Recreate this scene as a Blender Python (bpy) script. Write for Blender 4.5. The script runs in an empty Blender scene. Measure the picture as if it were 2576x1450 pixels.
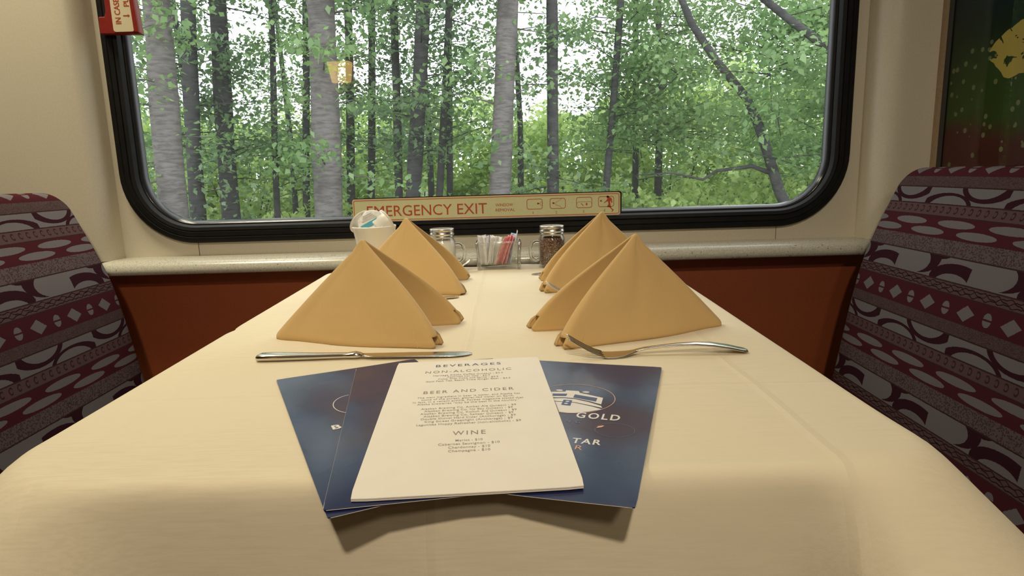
import bpy, bmesh, math, random
import numpy as np
from mathutils import Vector, Matrix

random.seed(7)
rng = np.random.default_rng(7)
C = bpy.context.scene.collection
PI = math.pi
CAM_H = 0.95          # eye height above the carriage floor
TABLE = 0.75          # top of the tablecloth

# ------------------------------------------------------------------ helpers
def mesh_data(name, verts, faces, mat=None, smooth=True, uvs=None, mats=None, fmat=None):
    me = bpy.data.meshes.new(name)
    me.from_pydata([tuple(v) for v in verts], [], [tuple(f) for f in faces])
    if mats:
        for m in mats: me.materials.append(m)
    elif mat: me.materials.append(mat)
    if fmat: me.polygons.foreach_set('material_index', fmat)
    if smooth: me.polygons.foreach_set('use_smooth', [True] * len(me.polygons))
    if uvs:
        lay = me.uv_layers.new(name='UVMap')
        for l in me.loops: lay.data[l.index].uv = uvs[l.vertex_index]
    me.update()
    return me

def fix_normals(me):
    bm = bmesh.new(); bm.from_mesh(me)
    bmesh.ops.recalc_face_normals(bm, faces=bm.faces)
    bm.to_mesh(me); bm.free()

def obj(name, verts, faces, mat, parent=None, smooth=True, loc=(0, 0, 0), rz=0, bevel=0, solid=0, subsurf=0, fix=True, uvs=None, angle=None):
    me = mesh_data(name, verts, faces, mat, smooth, uvs)
    if fix: fix_normals(me)
    o = bpy.data.objects.new(name, me); C.objects.link(o)
    if parent is not None: o.parent = parent
    o.location = loc; o.rotation_euler = (0, 0, rz)
    if solid:
        m = o.modifiers.new('solid', 'SOLIDIFY'); m.thickness = solid; m.offset = -1
    if bevel:
        m = o.modifiers.new('bevel', 'BEVEL'); m.width = bevel; m.segments = 2; m.limit_method = 'ANGLE'; m.angle_limit = 0.6
    if subsurf:
        m = o.modifiers.new('sub', 'SUBSURF'); m.levels = subsurf; m.render_levels = subsurf
    if angle is not None and smooth:
        for e_ in ():
            pass
        try: me.set_sharp_from_angle(angle=angle)
        except Exception: pass
    return o

def tag(o, label=None, cat=None, group=None, kind=None):
    if label: o['label'] = label
    if cat: o['category'] = cat
    if group: o['group'] = group
    if kind: o['kind'] = kind
    return o

def thing(name, label, cat, loc=(0, 0, 0), rz=0, group=None):
    o = bpy.data.objects.new(name, None); C.objects.link(o)
    o.location = loc; o.rotation_euler = (0, 0, rz); o.empty_display_size = .05
    return tag(o, label, cat, group)

def copy_tree(root, loc=None, rz=None, label=None, group=None):
    def cp(o, parent):
        c = o.copy(); C.objects.link(c); c.parent = parent
        for ch in o.children: cp(ch, c)
        return c
    r = cp(root, None)
    if loc is not None: r.location = loc
    if rz is not None: r.rotation_euler = rz if isinstance(rz, tuple) else (0, 0, rz)
    if label: r['label'] = label
    if group: r['group'] = group
    return r

def box(x0, x1, y0, y1, z0, z1):
    v = [(x0, y0, z0), (x1, y0, z0), (x1, y1, z0), (x0, y1, z0), (x0, y0, z1), (x1, y0, z1), (x1, y1, z1), (x0, y1, z1)]
    f = [(0, 3, 2, 1), (4, 5, 6, 7), (0, 1, 5, 4), (1, 2, 6, 5), (2, 3, 7, 6), (3, 0, 4, 7)]
    return v, f

def join(*parts):
    V = []; F = []
    for v, f in parts:
        n = len(V); V += list(v); F += [tuple(i + n for i in q) for q in f]
    return V, F

def loft(loops, closed=True, cap0=False, cap1=False, closed_v=False):
    n = len(loops[0]); V = [p for l in loops for p in l]; F = []
    m = len(loops)
    for k in range(m if closed_v else m - 1):
        a = k * n; b = ((k + 1) % m) * n
        for i in range(n if closed else n - 1):
            j = (i + 1) % n
            F.append((a + i, a + j, b + j, b + i))
    if cap0: F.append(tuple(range(n - 1, -1, -1)))
    if cap1: F.append(tuple((m - 1) * n + i for i in range(n)))
    return V, F

def lathe(profile, n=48, caps=(True, True), sx=1, sy=1):
    loops = [[(r * math.cos(2 * PI * i / n) * sx, r * math.sin(2 * PI * i / n) * sy, z) for i in range(n)] for r, z in profile]
    return loft(loops, True, caps[0], caps[1])

def tube(pts, rad, n=8, caps=True, flat=None):
    P = [Vector(p) for p in pts]; loops = []
    up = Vector((0, 0, 1)); prev = None
    for i, p in enumerate(P):
        t = (P[min(i + 1, len(P) - 1)] - P[max(i - 1, 0)]).normalized()
        if prev is None:
            a = t.orthogonal().normalized() if abs(t.z) > .95 else t.cross(up).normalized()
        else:
            a = (prev - t * prev.dot(t)).normalized()
        prev = a; b = t.cross(a)
        r = rad[i] if isinstance(rad, (list, tuple)) else rad
        loops.append([tuple(p + a * (r * math.cos(2 * PI * k / n)) + b * (r * math.sin(2 * PI * k / n))) for k in range(n)])
    return loft(loops, True, caps, caps)

def prism(poly, axis, d0, d1):
    """poly in the two other axes, extruded along axis between d0 and d1"""
    def mk(p, d):
        if axis == 'x': return (d, p[0], p[1])
        if axis == 'y': return (p[0], d, p[1])
        return (p[0], p[1], d)
    n = len(poly)
    V = [mk(p, d0) for p in poly] + [mk(p, d1) for p in poly]
    F = [tuple(range(n - 1, -1, -1)), tuple(range(n, 2 * n))] + [(i, (i + 1) % n, n + (i + 1) % n, n + i) for i in range(n)]
    return V, F

def rrect(x0, x1, y0, y1, r, n=8):
    pts = []
    for cx, cy, a0 in ((x1 - r, y1 - r, 0), (x0 + r, y1 - r, PI / 2), (x0 + r, y0 + r, PI), (x1 - r, y0 + r, 1.5 * PI)):
        for i in range(n + 1):
            a = a0 + PI / 2 * i / n
            pts.append((cx + r * math.cos(a), cy + r * math.sin(a)))
    return pts

def ring2(outer, inner):
    """flat ring between two loops with the same count, 2-D points"""
    n = len(outer); V = outer + inner
    return V, [(i, (i + 1) % n, n + (i + 1) % n, n + i) for i in range(n)]

def flat(v2f, fn):
    v, f = v2f
    return [fn(*p) for p in v], f

def ellipse(cx, cy, rx, ry, n=24):
    return [(cx + rx * math.cos(2 * PI * i / n), cy + ry * math.sin(2 * PI * i / n)) for i in range(n)]

def polyline2(pts, w):
    """flat ribbon along 2-D points"""
    V = []; F = []
    for i, p in enumerate(pts):
        a = pts[max(i - 1, 0)]; b = pts[min(i + 1, len(pts) - 1)]
        dx, dy = b[0] - a[0], b[1] - a[1]; l = math.hypot(dx, dy) or 1
        V += [(p[0] - dy / l * w / 2, p[1] + dx / l * w / 2), (p[0] + dy / l * w / 2, p[1] - dx / l * w / 2)]
        if i: F.append((2 * i - 2, 2 * i - 1, 2 * i + 1, 2 * i))
    return V, F

def poly2(pts): return list(pts), [tuple(range(len(pts)))]

def text2(body, x, y, width, height, align='c', space=1.0, bold=0.0, rot=0):
    """flat lettering as 2-D verts and faces, fitted to a width and a cap height, baseline at y"""
    cu = bpy.data.curves.new('lettering', 'FONT'); cu.body = body; cu.resolution_u = 3
    cu.space_character = space; cu.offset = bold
    o = bpy.data.objects.new('lettering', cu); C.objects.link(o)
    dg = bpy.context.evaluated_depsgraph_get(); dg.update()
    me = bpy.data.meshes.new_from_object(o.evaluated_get(dg))
    V = [(v.co.x, v.co.y) for v in me.vertices]; F = [tuple(p.vertices) for p in me.polygons]
    bpy.data.objects.remove(o); bpy.data.curves.remove(cu); bpy.data.meshes.remove(me)
    x0 = min(v[0] for v in V); x1 = max(v[0] for v in V)
    cap = 0.69
    sx = width / (x1 - x0); sy = height / cap
    off = -width / 2 if align == 'c' else 0
    out = [((v[0] - x0) * sx + off, v[1] * sy) for v in V]
    if rot:
        c, s = math.cos(rot), math.sin(rot); out = [(a * c - b * s, a * s + b * c) for a, b in out]
    return [(a + x, b + y) for a, b in out], F

# ------------------------------------------------------------------ materials
def new_mat(name):
    m = bpy.data.materials.new(name); m.use_nodes = True
    nt = m.node_tree
    return m, nt, nt.nodes['Principled BSDF']

def P(m_nt_b, col=None, rough=None, metal=None, spec=None, **kw):
    m, nt, b = m_nt_b
    if col is not None: b.inputs['Base Color'].default_value = (*col, 1)
    if rough is not None: b.inputs['Roughness'].default_value = rough
    if metal is not None: b.inputs['Metallic'].default_value = metal
    if spec is not None: b.inputs['Specular IOR Level'].default_value = spec
    for k, v in kw.items(): b.inputs[k].default_value = v
    return m

class X:
    """a shader socket with arithmetic"""
    nt = None
    def __init__(s, sock): s.s = sock
    @staticmethod
    def op(o, *a):
        n = X.nt.nodes.new('ShaderNodeMath'); n.operation = o
        for i, v in enumerate(a):
            if isinstance(v, X): X.nt.links.new(v.s, n.inputs[i])
            else: n.inputs[i].default_value = v
        return X(n.outputs[0])
    def __add__(a, b): return X.op('ADD', a, b)
    def __radd__(a, b): return X.op('ADD', b, a)
    def __sub__(a, b): return X.op('SUBTRACT', a, b)
    def __rsub__(a, b): return X.op('SUBTRACT', b, a)
    def __mul__(a, b): return X.op('MULTIPLY', a, b)
    def __rmul__(a, b): return X.op('MULTIPLY', b, a)
    def __truediv__(a, b): return X.op('DIVIDE', a, b)
    def __lt__(a, b): return X.op('LESS_THAN', a, b)
    def __gt__(a, b): return X.op('GREATER_THAN', a, b)
    def abs(a): return X.op('ABSOLUTE', a)
    def mod(a, p): return X.op('FLOORED_MODULO', a, p)
    def sin(a): return X.op('SINE', a)
    def pw(a, p): return X.op('POWER', a, p)

def xmix(fac, a, b):
    n = X.nt.nodes.new('ShaderNodeMix'); n.data_type = 'RGBA'
    if isinstance(fac, X): X.nt.links.new(fac.s, n.inputs['Factor'])
    else: n.inputs['Factor'].default_value = fac
    for k, v in (('A', a), ('B', b)):
        sk = [i for i in n.inputs if i.name == k and i.type == 'RGBA'][0]
        if isinstance(v, X): X.nt.links.new(v.s, sk)
        else: sk.default_value = (*v, 1)
    return X([o for o in n.outputs if o.type == 'RGBA'][0])

def xsmooth(v, lo, hi):
    n = X.nt.nodes.new('ShaderNodeMapRange'); n.interpolation_type = 'SMOOTHSTEP'
    X.nt.links.new(v.s, n.inputs[0]); n.inputs[1].default_value = lo; n.inputs[2].default_value = hi
    return X(n.outputs[0])

def xnoise(vec, scale, detail=2, rough=.5, dist=0, out=0):
    n = X.nt.nodes.new('ShaderNodeTexNoise'); n.inputs['Scale'].default_value = scale
    n.inputs['Detail'].default_value = detail; n.inputs['Roughness'].default_value = rough; n.inputs['Distortion'].default_value = dist
    if vec is not None: X.nt.links.new(vec.s, n.inputs['Vector'])
    return X(n.outputs[out])

def xcoord(kind='Object'):
    n = X.nt.nodes.new('ShaderNodeTexCoord'); return X(n.outputs[kind])

def xsep(v):
    n = X.nt.nodes.new('ShaderNodeSeparateXYZ'); X.nt.links.new(v.s, n.inputs[0])
    return X(n.outputs[0]), X(n.outputs[1]), X(n.outputs[2])

def xcomb(x, y, z):
    n = X.nt.nodes.new('ShaderNodeCombineXYZ')
    for i, v in enumerate((x, y, z)):
        if isinstance(v, X): X.nt.links.new(v.s, n.inputs[i])
        else: n.inputs[i].default_value = v
    return X(n.outputs[0])

def bump(b, h, strength=.3, dist=.001):
    n = X.nt.nodes.new('ShaderNodeBump'); n.inputs['Strength'].default_value = strength; n.inputs['Distance'].default_value = dist
    X.nt.links.new(h.s, n.inputs['Height']); X.nt.links.new(n.outputs[0], b.inputs['Normal'])

def col_in(b, c, name='Base Color'): X.nt.links.new(c.s, b.inputs[name])

def mottled(name, c1, c2, scale, rough=.6, bstr=0, bdist=.0005, bscale=None, metal=0, spec=.5, detail=4):
    t = new_mat(name); m, nt, b = t; X.nt = nt
    v = xcoord(); f = xsmooth(xnoise(v, scale, detail), .3, .7)
    col_in(b, xmix(f, c1, c2)); P(t, rough=rough, metal=metal, spec=spec)
    if bstr: bump(b, xnoise(v, bscale or scale, 3), bstr, bdist)
    return m

# cream laminate, ledge, red panel ...
M = {}
M['cream'] = mottled('cream_laminate', (.66, .60, .47), (.70, .64, .51), 300, .42, .15, .0002, 900)
M['ceiling'] = mottled('ceiling_panel', (.45, .42, .36), (.48, .45, .39), 40, .6)
M['aisle'] = mottled('brown_aisle_panelling', (.14, .08, .045), (.18, .10, .055), 30, .55)
M['floor'] = mottled('carpet', (.10, .06, .06), (.16, .09, .08), 120, .95, .4, .002)
M['seam'] = P(new_mat('dark_seam'), (.12, .09, .06), .8)
M['strip'] = mottled('brown_strip', (.33, .24, .15), (.40, .29, .18), 200, .5)
M['red_panel'] = mottled('rust_red_laminate', (.26, .060, .018), (.30, .072, .022), 350, .5, .25, .0003, 700)
M['rubber'] = mottled('black_rubber', (.005, .005, .005), (.008, .008, .008), 60, .6, .1, .0005, 80, 0, .25)
M['lip'] = P(new_mat('glossy_black_lip'), (.02, .02, .022), .16)
M['steel_dark'] = P(new_mat('dark_metal'), (.25, .24, .23), .4, 1)

def m_ledge():
    t = new_mat('speckled_ledge'); m, nt, b = t; X.nt = nt
    v = xcoord(); n1 = xsmooth(xnoise(v, 420, 3, .7), .38, .62); n2 = xsmooth(xnoise(v, 190, 2), .66, .72)
    c = xmix(n1, (.42, .40, .33), (.56, .54, .46)); c = xmix(n2 * .8, c, (.16, .14, .10))
    col_in(b, c); P(t, rough=.22); return m
M['ledge'] = m_ledge()

def m_cloth():
    t = new_mat('ivory_tablecloth'); m, nt, b = t; X.nt = nt
    v = xcoord(); x, y, z = xsep(v)
    slub = xnoise(xcomb(x * 28, y * 420, z * 420), 1.0, 3, .6)
    fine = xnoise(v, 1500, 1)
    c = xmix(xsmooth(slub, .35, .7), (.755, .665, .485), (.71, .62, .445))
    c = xmix(xsmooth(xnoise(v, 5, 2), .35, .65), c, (.745, .655, .48))
    col_in(b, c); P(t, rough=.82, spec=.18)
    wob = (xnoise(v, 9, 2) - .5) * .012
    def ridge(q, c0, w): return X.op('MAXIMUM', 1 - (q + wob - c0).abs() / w, 0.0)
    h = ridge(x, -.0545, .006) * .9 + ridge(x, .2165, .006) * .8 - ridge(x, -.325, .008) * .5 + ridge(y, .568, .005) * .55 + ridge(y, .80, .006) * .3 - ridge(y, 1.03, .006) * .3
    h = h + xnoise(v, 14, 2) * 1.2 + xnoise(v, 60, 2) * .12 + slub * .05 + fine * .04
    bump(b, h, .55, .0022)
    b.inputs['Sheen Weight'].default_value = .15
    return m
M['cloth'] = m_cloth()

def m_napkin():
    t = new_mat('gold_napkin_cloth'); m, nt, b = t; X.nt = nt
    v = xcoord(); w = xnoise(v, 2200, 1); big = xnoise(v, 22, 2)
    c = xmix(xsmooth(xnoise(v, 1600, 2), .3, .7), (.565, .37, .152), (.60, .405, .172))
    col_in(b, c); P(t, rough=.85, spec=.15)
    b.inputs['Sheen Weight'].default_value = .2
    bump(b, w * .015 + big * 1.0, .5, .004); return m
M['napkin'] = m_napkin()
M['thread'] = P(new_mat('hem_thread'), (.80, .58, .28), .8)

def m_paper():
    t = new_mat('cream_menu_card'); m, nt, b = t; X.nt = nt
    v = xcoord(); col_in(b, xmix(xsmooth(xnoise(v, 30, 2), .3, .7), (.80, .735, .635), (.82, .76, .66)))
    P(t, rough=.5, spec=.35); bump(b, xnoise(v, 18, 2), .25, .001); return m
M['paper'] = m_paper()
M['paper_edge'] = P(new_mat('worn_paper_edge'), (.42, .38, .34), .8)
M['ink_dark'] = P(new_mat('navy_ink'), (.06, .06, .13), .6)
M['ink_mid'] = P(new_mat('grey_ink'), (.26, .23, .19), .6)
M['ink_light'] = P(new_mat('light_grey_ink'), (.30, .265, .22), .6)

def m_blue():
    t = new_mat('glossy_navy_card'); m, nt, b = t; X.nt = nt
    v = xcoord(); col_in(b, xmix(xsmooth(xnoise(v, 12, 2), .3, .7), (.014, .020, .075), (.018, .026, .092)))
    P(t, rough=.24, spec=.42); bump(b, xnoise(v, 5.5, 1, .4) * 1.0 + xnoise(v, 40, 2) * .01, 1.0, .026); return m
M['blue'] = m_blue()
M['print_white'] = P(new_mat('white_print'), (.74, .70, .66), .5)
M['print_orange'] = P(new_mat('orange_print'), (.72, .38, .22), .5)
M['print_ring'] = P(new_mat('pale_ring_print'), (.12, .14, .22), .4)
M['print_blue'] = P(new_mat('blue_print'), (.05, .075, .18), .4)

def m_steel():
    t = new_mat('polished_cutlery_steel'); m, nt, b = t; X.nt = nt
    v = xcoord(); P(t, (.66, .62, .56), .17, 1); bump(b, xnoise(v, 60, 2), .08, .001); return m
M['steel'] = m_steel()
M['lid'] = mottled('zinc_lid', (.62, .60, .56), (.68, .66, .62), 90, .28, .2, .0005, 120, 1)
M['ceramic'] = P(new_mat('white_ceramic'), (.80, .77, .69), .14)
M['tub'] = P(new_mat('white_creamer_plastic'), (.80, .78, .72), .35)
M['foil'] = mottled('creamer_foil_lid', (.60, .58, .54), (.74, .72, .68), 160, .38, .3, .001, 200)
M['teal'] = P(new_mat('teal_print'), (.03, .30, .40), .5)
M['grey_print'] = P(new_mat('grey_print'), (.42, .40, .37), .6)

def m_glass(name, tint, f0=.04, rough=.0, extra=0, veil=0):
    m = bpy.data.materials.new(name); m.use_nodes = True; nt = m.node_tree; X.nt = nt
    nt.nodes.remove(nt.nodes['Principled BSDF'])
    out = nt.nodes['Material Output']
    tr = nt.nodes.new('ShaderNodeBsdfTransparent'); tr.inputs[0].default_value = (*tint, 1)
    gl = nt.nodes.new('ShaderNodeBsdfGlossy'); gl.inputs['Roughness'].default_value = rough
    geo = nt.nodes.new('ShaderNodeNewGeometry')
    dot = nt.nodes.new('ShaderNodeVectorMath'); dot.operation = 'DOT_PRODUCT'
    nt.links.new(geo.outputs['Incoming'], dot.inputs[0]); nt.links.new(geo.outputs['Normal'], dot.inputs[1])
    c = X(dot.outputs['Value']).abs()
    fr = X.op('MINIMUM', f0 + (1 - f0) * (1 - c).pw(5.0) + extra * (1 - c), 1.0)
    mx = nt.nodes.new('ShaderNodeMixShader')
    nt.links.new(fr.s, mx.inputs[0]); nt.links.new(tr.outputs[0], mx.inputs[1]); nt.links.new(gl.outputs[0], mx.inputs[2])
    last = mx
    if veil:      # thin film of translucent white that paints haze over the view
        df = nt.nodes.new('ShaderNodeBsdfTranslucent'); df.inputs[0].default_value = (.9, .92, .88, 1)
        last = nt.nodes.new('ShaderNodeMixShader'); last.inputs[0].default_value = veil
        nt.links.new(mx.outputs[0], last.inputs[1]); nt.links.new(df.outputs[0], last.inputs[2])
    nt.links.new(last.outputs[0], out.inputs[0])
    return m
M['pane'] = m_glass('window_glass', (.985, .995, .985), .035, veil=.013)
M['jar'] = m_glass('clear_jar_glass', (.985, .99, .98), .04, .03, .07)
M['caddy'] = m_glass('pressed_glass', (.975, .985, .978), .05, .04, .14)
def m_solid_glass():
    t = new_mat('solid_clear_glass'); m, nt, b = t
    P(t, (.97, .985, .97), .03); b.inputs['Transmission Weight'].default_value = 1.0; b.inputs['IOR'].default_value = 1.48
    return m
M['solid_glass'] = m_solid_glass()
M['rib'] = m_glass('bevelled_glass', (.985, .99, .985), .10, .05, .45)
M['art_glass'] = m_glass('poster_glazing', (.97, .97, .97), .006, .0)

def m_speck(name, c1, c2, c3, scale, bs=.6):
    t = new_mat(name); m, nt, b = t; X.nt = nt
    v = xcoord(); vo = nt.nodes.new('ShaderNodeTexVoronoi'); vo.inputs['Scale'].default_value = scale
    nt.links.new(v.s, vo.inputs['Vector'])
    r, g, bl = xsep(X(vo.outputs['Color']))
    c = xmix(xsmooth(r, .2, .6), c1, c2); c = xmix(g > .85, c, c3)
    col_in(b, c); P(t, rough=.8); bump(b, X(vo.outputs['Distance']), bs, .001); return m
M['pepper'] = m_speck('ground_pepper', (.05, .024, .014), (.17, .09, .055), (.40, .27, .18), 650)
M['salt'] = m_speck('salt', (.88, .86, .80), (.90, .88, .82), (.92, .90, .85), 900, .08)
M['pk_white'] = mottled('white_sachet', (.72, .70, .70), (.80, .78, .76), 160, .5, .4, .001, 200)
M['pk_cream'] = mottled('cream_sachet', (.66, .60, .50), (.76, .70, .60), 160, .5, .4, .001, 200)
M['pk_pink'] = mottled('pink_sachet', (.80, .22, .25), (.86, .46, .46), 120, .45, .4, .001, 200)
M['pk_blue'] = mottled('blue_sachet', (.20, .34, .62), (.55, .68, .82), 90, .45, .4, .001, 200)
M['sign'] = mottled('cream_sign_face', (.58, .575, .315), (.62, .605, .35), 300, .5)
M['sign_edge'] = P(new_mat('tan_sign_border'), (.66, .50, .27), .5)
M['sign_red'] = P(new_mat('red_sign_print'), (.42, .055, .02), .5)
M['sign_brown'] = P(new_mat('faded_brown_print'), (.30, .20, .07), .5)
M['red'] = mottled('red_plastic', (.22, .016, .012), (.25, .02, .014), 80, .4)
M['plate'] = P(new_mat('cream_label'), (.68, .60, .40), .5)
M['black'] = P(new_mat('black_frame'), (.012, .012, .011), .4)
M['wood'] = mottled('brown_board', (.16, .08, .04), (.2, .1, .05), 30, .5)

def m_seat():
    t = new_mat('patterned_burgundy_moquette'); m, nt, b = t; X.nt = nt
    uvn = nt.nodes.new('ShaderNodeUVMap'); uvn.uv_map = 'UVMap'
    u, v, _ = xsep(X(uvn.outputs[0]))
    vec = xcomb(u, v, 0.0)
    jit = (xnoise(vec, 260, 1) - .5) * .0016
    u = u + jit; v = v + jit * .7
    w = (v - .1965 + .016).mod(.229) - .016
    BUR = (.056, .0105, .0145); MAR = (.027, .0062, .011); LAV = (.140, .125, .126); PNK = (.090, .050, .050); BRN = (.034, .016, .0145); GRY = (.100, .073, .074); BLK = (.009, .006, .007)
    def band(a, c): return (w > a) * (w < c)
    # scribble and hieroglyph ground
    scr = xsmooth((xnoise(xcomb(u * 150, v * 300, 0.0), 1, 3, .7, 2.2) - .5).abs(), .0, .075)
    scribble = xmix(scr, GRY, (.048, .023, .021))
    vo = nt.nodes.new('ShaderNodeTexVoronoi'); vo.inputs['Scale'].default_value = 330; vo.distance = 'CHEBYCHEV'
    nt.links.new(vec.s, vo.inputs['Vector'])
    gly = xmix(xsmooth(X(vo.outputs['Distance']) + xnoise(vec, 700, 1) * .4, .45, .62), (.048, .026, .027), GRY)
    # diamonds and split ovals
    du = (u - 1.2231 + .0453).mod(.0906) - .0453
    dia = (du.abs() / .0185 + (w - .001 + du * .12).abs() / .0125) < 1.0
    cu_ = (u - 1.1778 + .0453).mod(.0906) - .0453
    ov = ((cu_ / .0085).pw(2.0) + ((w - .001) / .0105).pw(2.0) < 1.0) * ((w - .001).abs() > .0014)
    diam = xmix(X.op('MAXIMUM', dia, ov), BUR, LAV)
    # braid of three waves
    wc = w - .0315
    def wave(ph, a): return ((wc - a * (u * 78 + ph).sin() - .0012 * (u * 330 + ph).sin()).abs() < .00075)
    br = X.op('MAXIMUM', X.op('MAXIMUM', wave(0, .0054), wave(2.1, .0052)), wave(4.2, .0046))
    braid = xmix(br, PNK, BLK)
    # swooping leaves, two rows
    def crescent(uu, ww, cu1, cw1, ru1, rw1, cu2, cw2, ru2, rw2):
        e1 = ((uu - cu1) / ru1).pw(2.0) + ((ww - cw1) / rw1).pw(2.0) < 1.0
        e2 = ((uu - cu2) / ru2).pw(2.0) + ((ww - cw2) / rw2).pw(2.0) > 1.0
        return e1 * e2
    PU = .19
    uu = (u - .02).mod(PU)
    wa = w - .163
    sa = crescent(uu, wa, .050, .036, .062, .031, .056, .040, .046, .028)
    sa = X.op('MAXIMUM', sa, crescent(uu, wa, .135, -.006, .066, .026, .128, -.008, .050, .023))
    swa = xmix(sa, LAV, MAR)
    wb = w - .041
    sb = crescent(uu, wb, .030, .004, .060, .024, .034, -.006, .040, .018)
    sb = X.op('MAXIMUM', sb, crescent(uu, wb, .125, .028, .050, .026, .142, .022, .042, .022))
    sb = X.op('MAXIMUM', sb, crescent(uu, wb, .080, .044, .030, .013, .080, .070, .010, .010))
    swb = xmix(sb, LAV, MAR)
    # little rings
    ru = (u + .002).mod(.0177) - .00885
    rr = (ru / .0048).pw(2.0) + ((w - .1525) / .0062).pw(2.0)
    ring = (rr < 1.0) * (rr > .34) * (ru < .0030)
    rings = xmix(ring, PNK, (.030, .015, .015))
    # two staggered rows of long ovals
    def ovals(u0, w0):
        q = (u - u0 + .06).mod(.12) - .06
        return (q / .0445).pw(2.0) + ((w - w0) / .0067).pw(2.0) < 1.0
    oval = xmix(X.op('MAXIMUM', ovals(1.2358, .1145), ovals(1.1727, .1300)), BUR, LAV)
    c = BUR
    for a, z, col in ((-.016, .0215, diam), (.0235, .0395, braid), (.041, .0775, swb), (.0785, .104, gly), (.104, .1405, oval), (.142, .161, rings), (.163, .1925, swa), (.1935, .2135, scribble)):
        c = xmix(band(a, z), c, col)
    edge = BRN
    for a in (.0225, .0402, .078, .1412, .162, .193, .2135):
        c = xmix((w - a).abs() < .0011, c, edge)
    yarn = xnoise(vec, 1300, 2)
    c = xmix(xsmooth(yarn, .35, .75) * .30, c, (.05, .03, .03))
    col_in(b, c); P(t, rough=.95, spec=.03)
    bump(b, yarn, .5, .001)
    return m
M['seat'] = m_seat()

def m_art():
    t = new_mat('nature_print'); m, nt, b = t; X.nt = nt
    v = xcoord(); x, y, z = xsep(v)          # object origin: lower window-side corner of the print
    n = xnoise(v, 9, 3)
    zz = z + (n - .5) * .12
    c = xmix(xsmooth(zz, .15, .21), (.060, .016, .010), (.030, .050, .008))
    c = xmix(xsmooth(zz, .22, .36), c, (.012, .022, .009))
    c = xmix(xsmooth(zz, .34, .44), c, (.007, .016, .021))
    vo = nt.nodes.new('ShaderNodeTexVoronoi'); vo.inputs['Scale'].default_value = 62; nt.links.new(v.s, vo.inputs['Vector'])
    r, g, bl = xsep(X(vo.outputs['Color']))
    spot = (X(vo.outputs['Distance']) < r * .34) * (z < .33) * (z > .10) * (g > .45)
    c = xmix(spot * .8, c, (.15, .15, .06))
    yy = X.op('MULTIPLY', y, -1.0)
    blob = ((yy - .250) / .135).pw(2.0) + ((z - .300 + (n - .5) * .07) / .052).pw(2.0) < 1.0
    cut = xnoise(v, 19, 3, .55, 1.2) > .53
    c = xmix(blob * (1 - cut), c, (.36, .26, .05))
    col_in(b, c); P(t, rough=.6, spec=.03); return m
M['art'] = m_art()

def m_bark(name, c1, c2):
    t = new_mat(name); m, nt, b = t; X.nt = nt
    v = xcoord(); x, y, z = xsep(v)
    s = xnoise(xcomb(x * 9, y * 9, z * 34), 1, 4, .65)
    c = xmix(xsmooth(s, .35, .62), c1, c2); c = xmix(xsmooth(xnoise(v, 2.2, 3), .5, .7) * .5, c, tuple(q * .5 for q in c1))
    col_in(b, c); P(t, rough=.9, spec=.1); bump(b, s, .8, .02); return m
M['bark_pale'] = m_bark('pale_grey_bark', (.112, .100, .097), (.185, .166, .161))
M['bark_dark'] = m_bark('dark_bark', (.045, .045, .046), (.085, .081, .080))

def m_leaf(name, c1, c2, trans=.5):
    m = bpy.data.materials.new(name); m.use_nodes = True; nt = m.node_tree; X.nt = nt
    nt.nodes.remove(nt.nodes['Principled BSDF']); out = nt.nodes['Material Output']
    geo = nt.nodes.new('ShaderNodeNewGeometry')
    r = X(geo.outputs['Random Per Island'])
    v = xcoord(); big = xsmooth(xnoise(v, 1.1, 2), .35, .65)
    c = xmix(X.op('MULTIPLY', r, .6) + big * .4, c1, c2)
    d = nt.nodes.new('ShaderNodeBsdfDiffuse'); t = nt.nodes.new('ShaderNodeBsdfTranslucent')
    nt.links.new(c.s, d.inputs[0]); nt.links.new(c.s, t.inputs[0])
    mx = nt.nodes.new('ShaderNodeMixShader'); mx.inputs[0].default_value = trans
    nt.links.new(d.outputs[0], mx.inputs[1]); nt.links.new(t.outputs[0], mx.inputs[2])
    gl = nt.nodes.new('ShaderNodeBsdfGlossy'); gl.inputs['Roughness'].default_value = .4
    m2 = nt.nodes.new('ShaderNodeMixShader'); m2.inputs[0].default_value = .05
    nt.links.new(mx.outputs[0], m2.inputs[1]); nt.links.new(gl.outputs[0], m2.inputs[2])
    nt.links.new(m2.outputs[0], out.inputs[0]); return m
M['leaf_dark'] = m_leaf('dark_green_leaves', (.09, .165, .075), (.25, .37, .18))
M['leaf_mid'] = m_leaf('mid_green_leaves', (.135, .26, .085), (.31, .455, .185))
M['leaf_bright'] = m_leaf('bright_green_leaves', (.32, .48, .12), (.57, .69, .27))
M['soil'] = mottled('forest_soil', (.05, .06, .025), (.10, .12, .05), 1.5, .95)
def m_lamp():
    m = bpy.data.materials.new('glowing_amber_shade'); m.use_nodes = True; nt = m.node_tree
    b = nt.nodes['Principled BSDF']; b.inputs['Base Color'].default_value = (.8, .55, .2, 1)
    b.inputs['Emission Color'].default_value = (1, .62, .13, 1); b.inputs['Emission Strength'].default_value = 7
    return m
M['lamp'] = m_lamp()

# ------------------------------------------------------------------ the carriage shell
WY = 1.42            # plane of the window panel
X0, X1 = -.838, .748 # recess between the two bays
GX0, GX1, GZ0, GZ1, GR = -.8235, .7225, .8065, 1.62, .15   # outer line of the window gasket

def st(name, vf, mat, parent=None, **k):
    o = obj(name, vf[0], vf[1], mat, parent, **k)
    if parent is None: o['kind'] = 'structure'
    return o

def gasket_loop(d, y, n=14):
    r = max(GR - d, .01)
    return [(p[0], y, p[1]) for p in rrect(GX0 + d, GX1 - d, GZ0 + d, GZ1 - d, r, n)]

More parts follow.
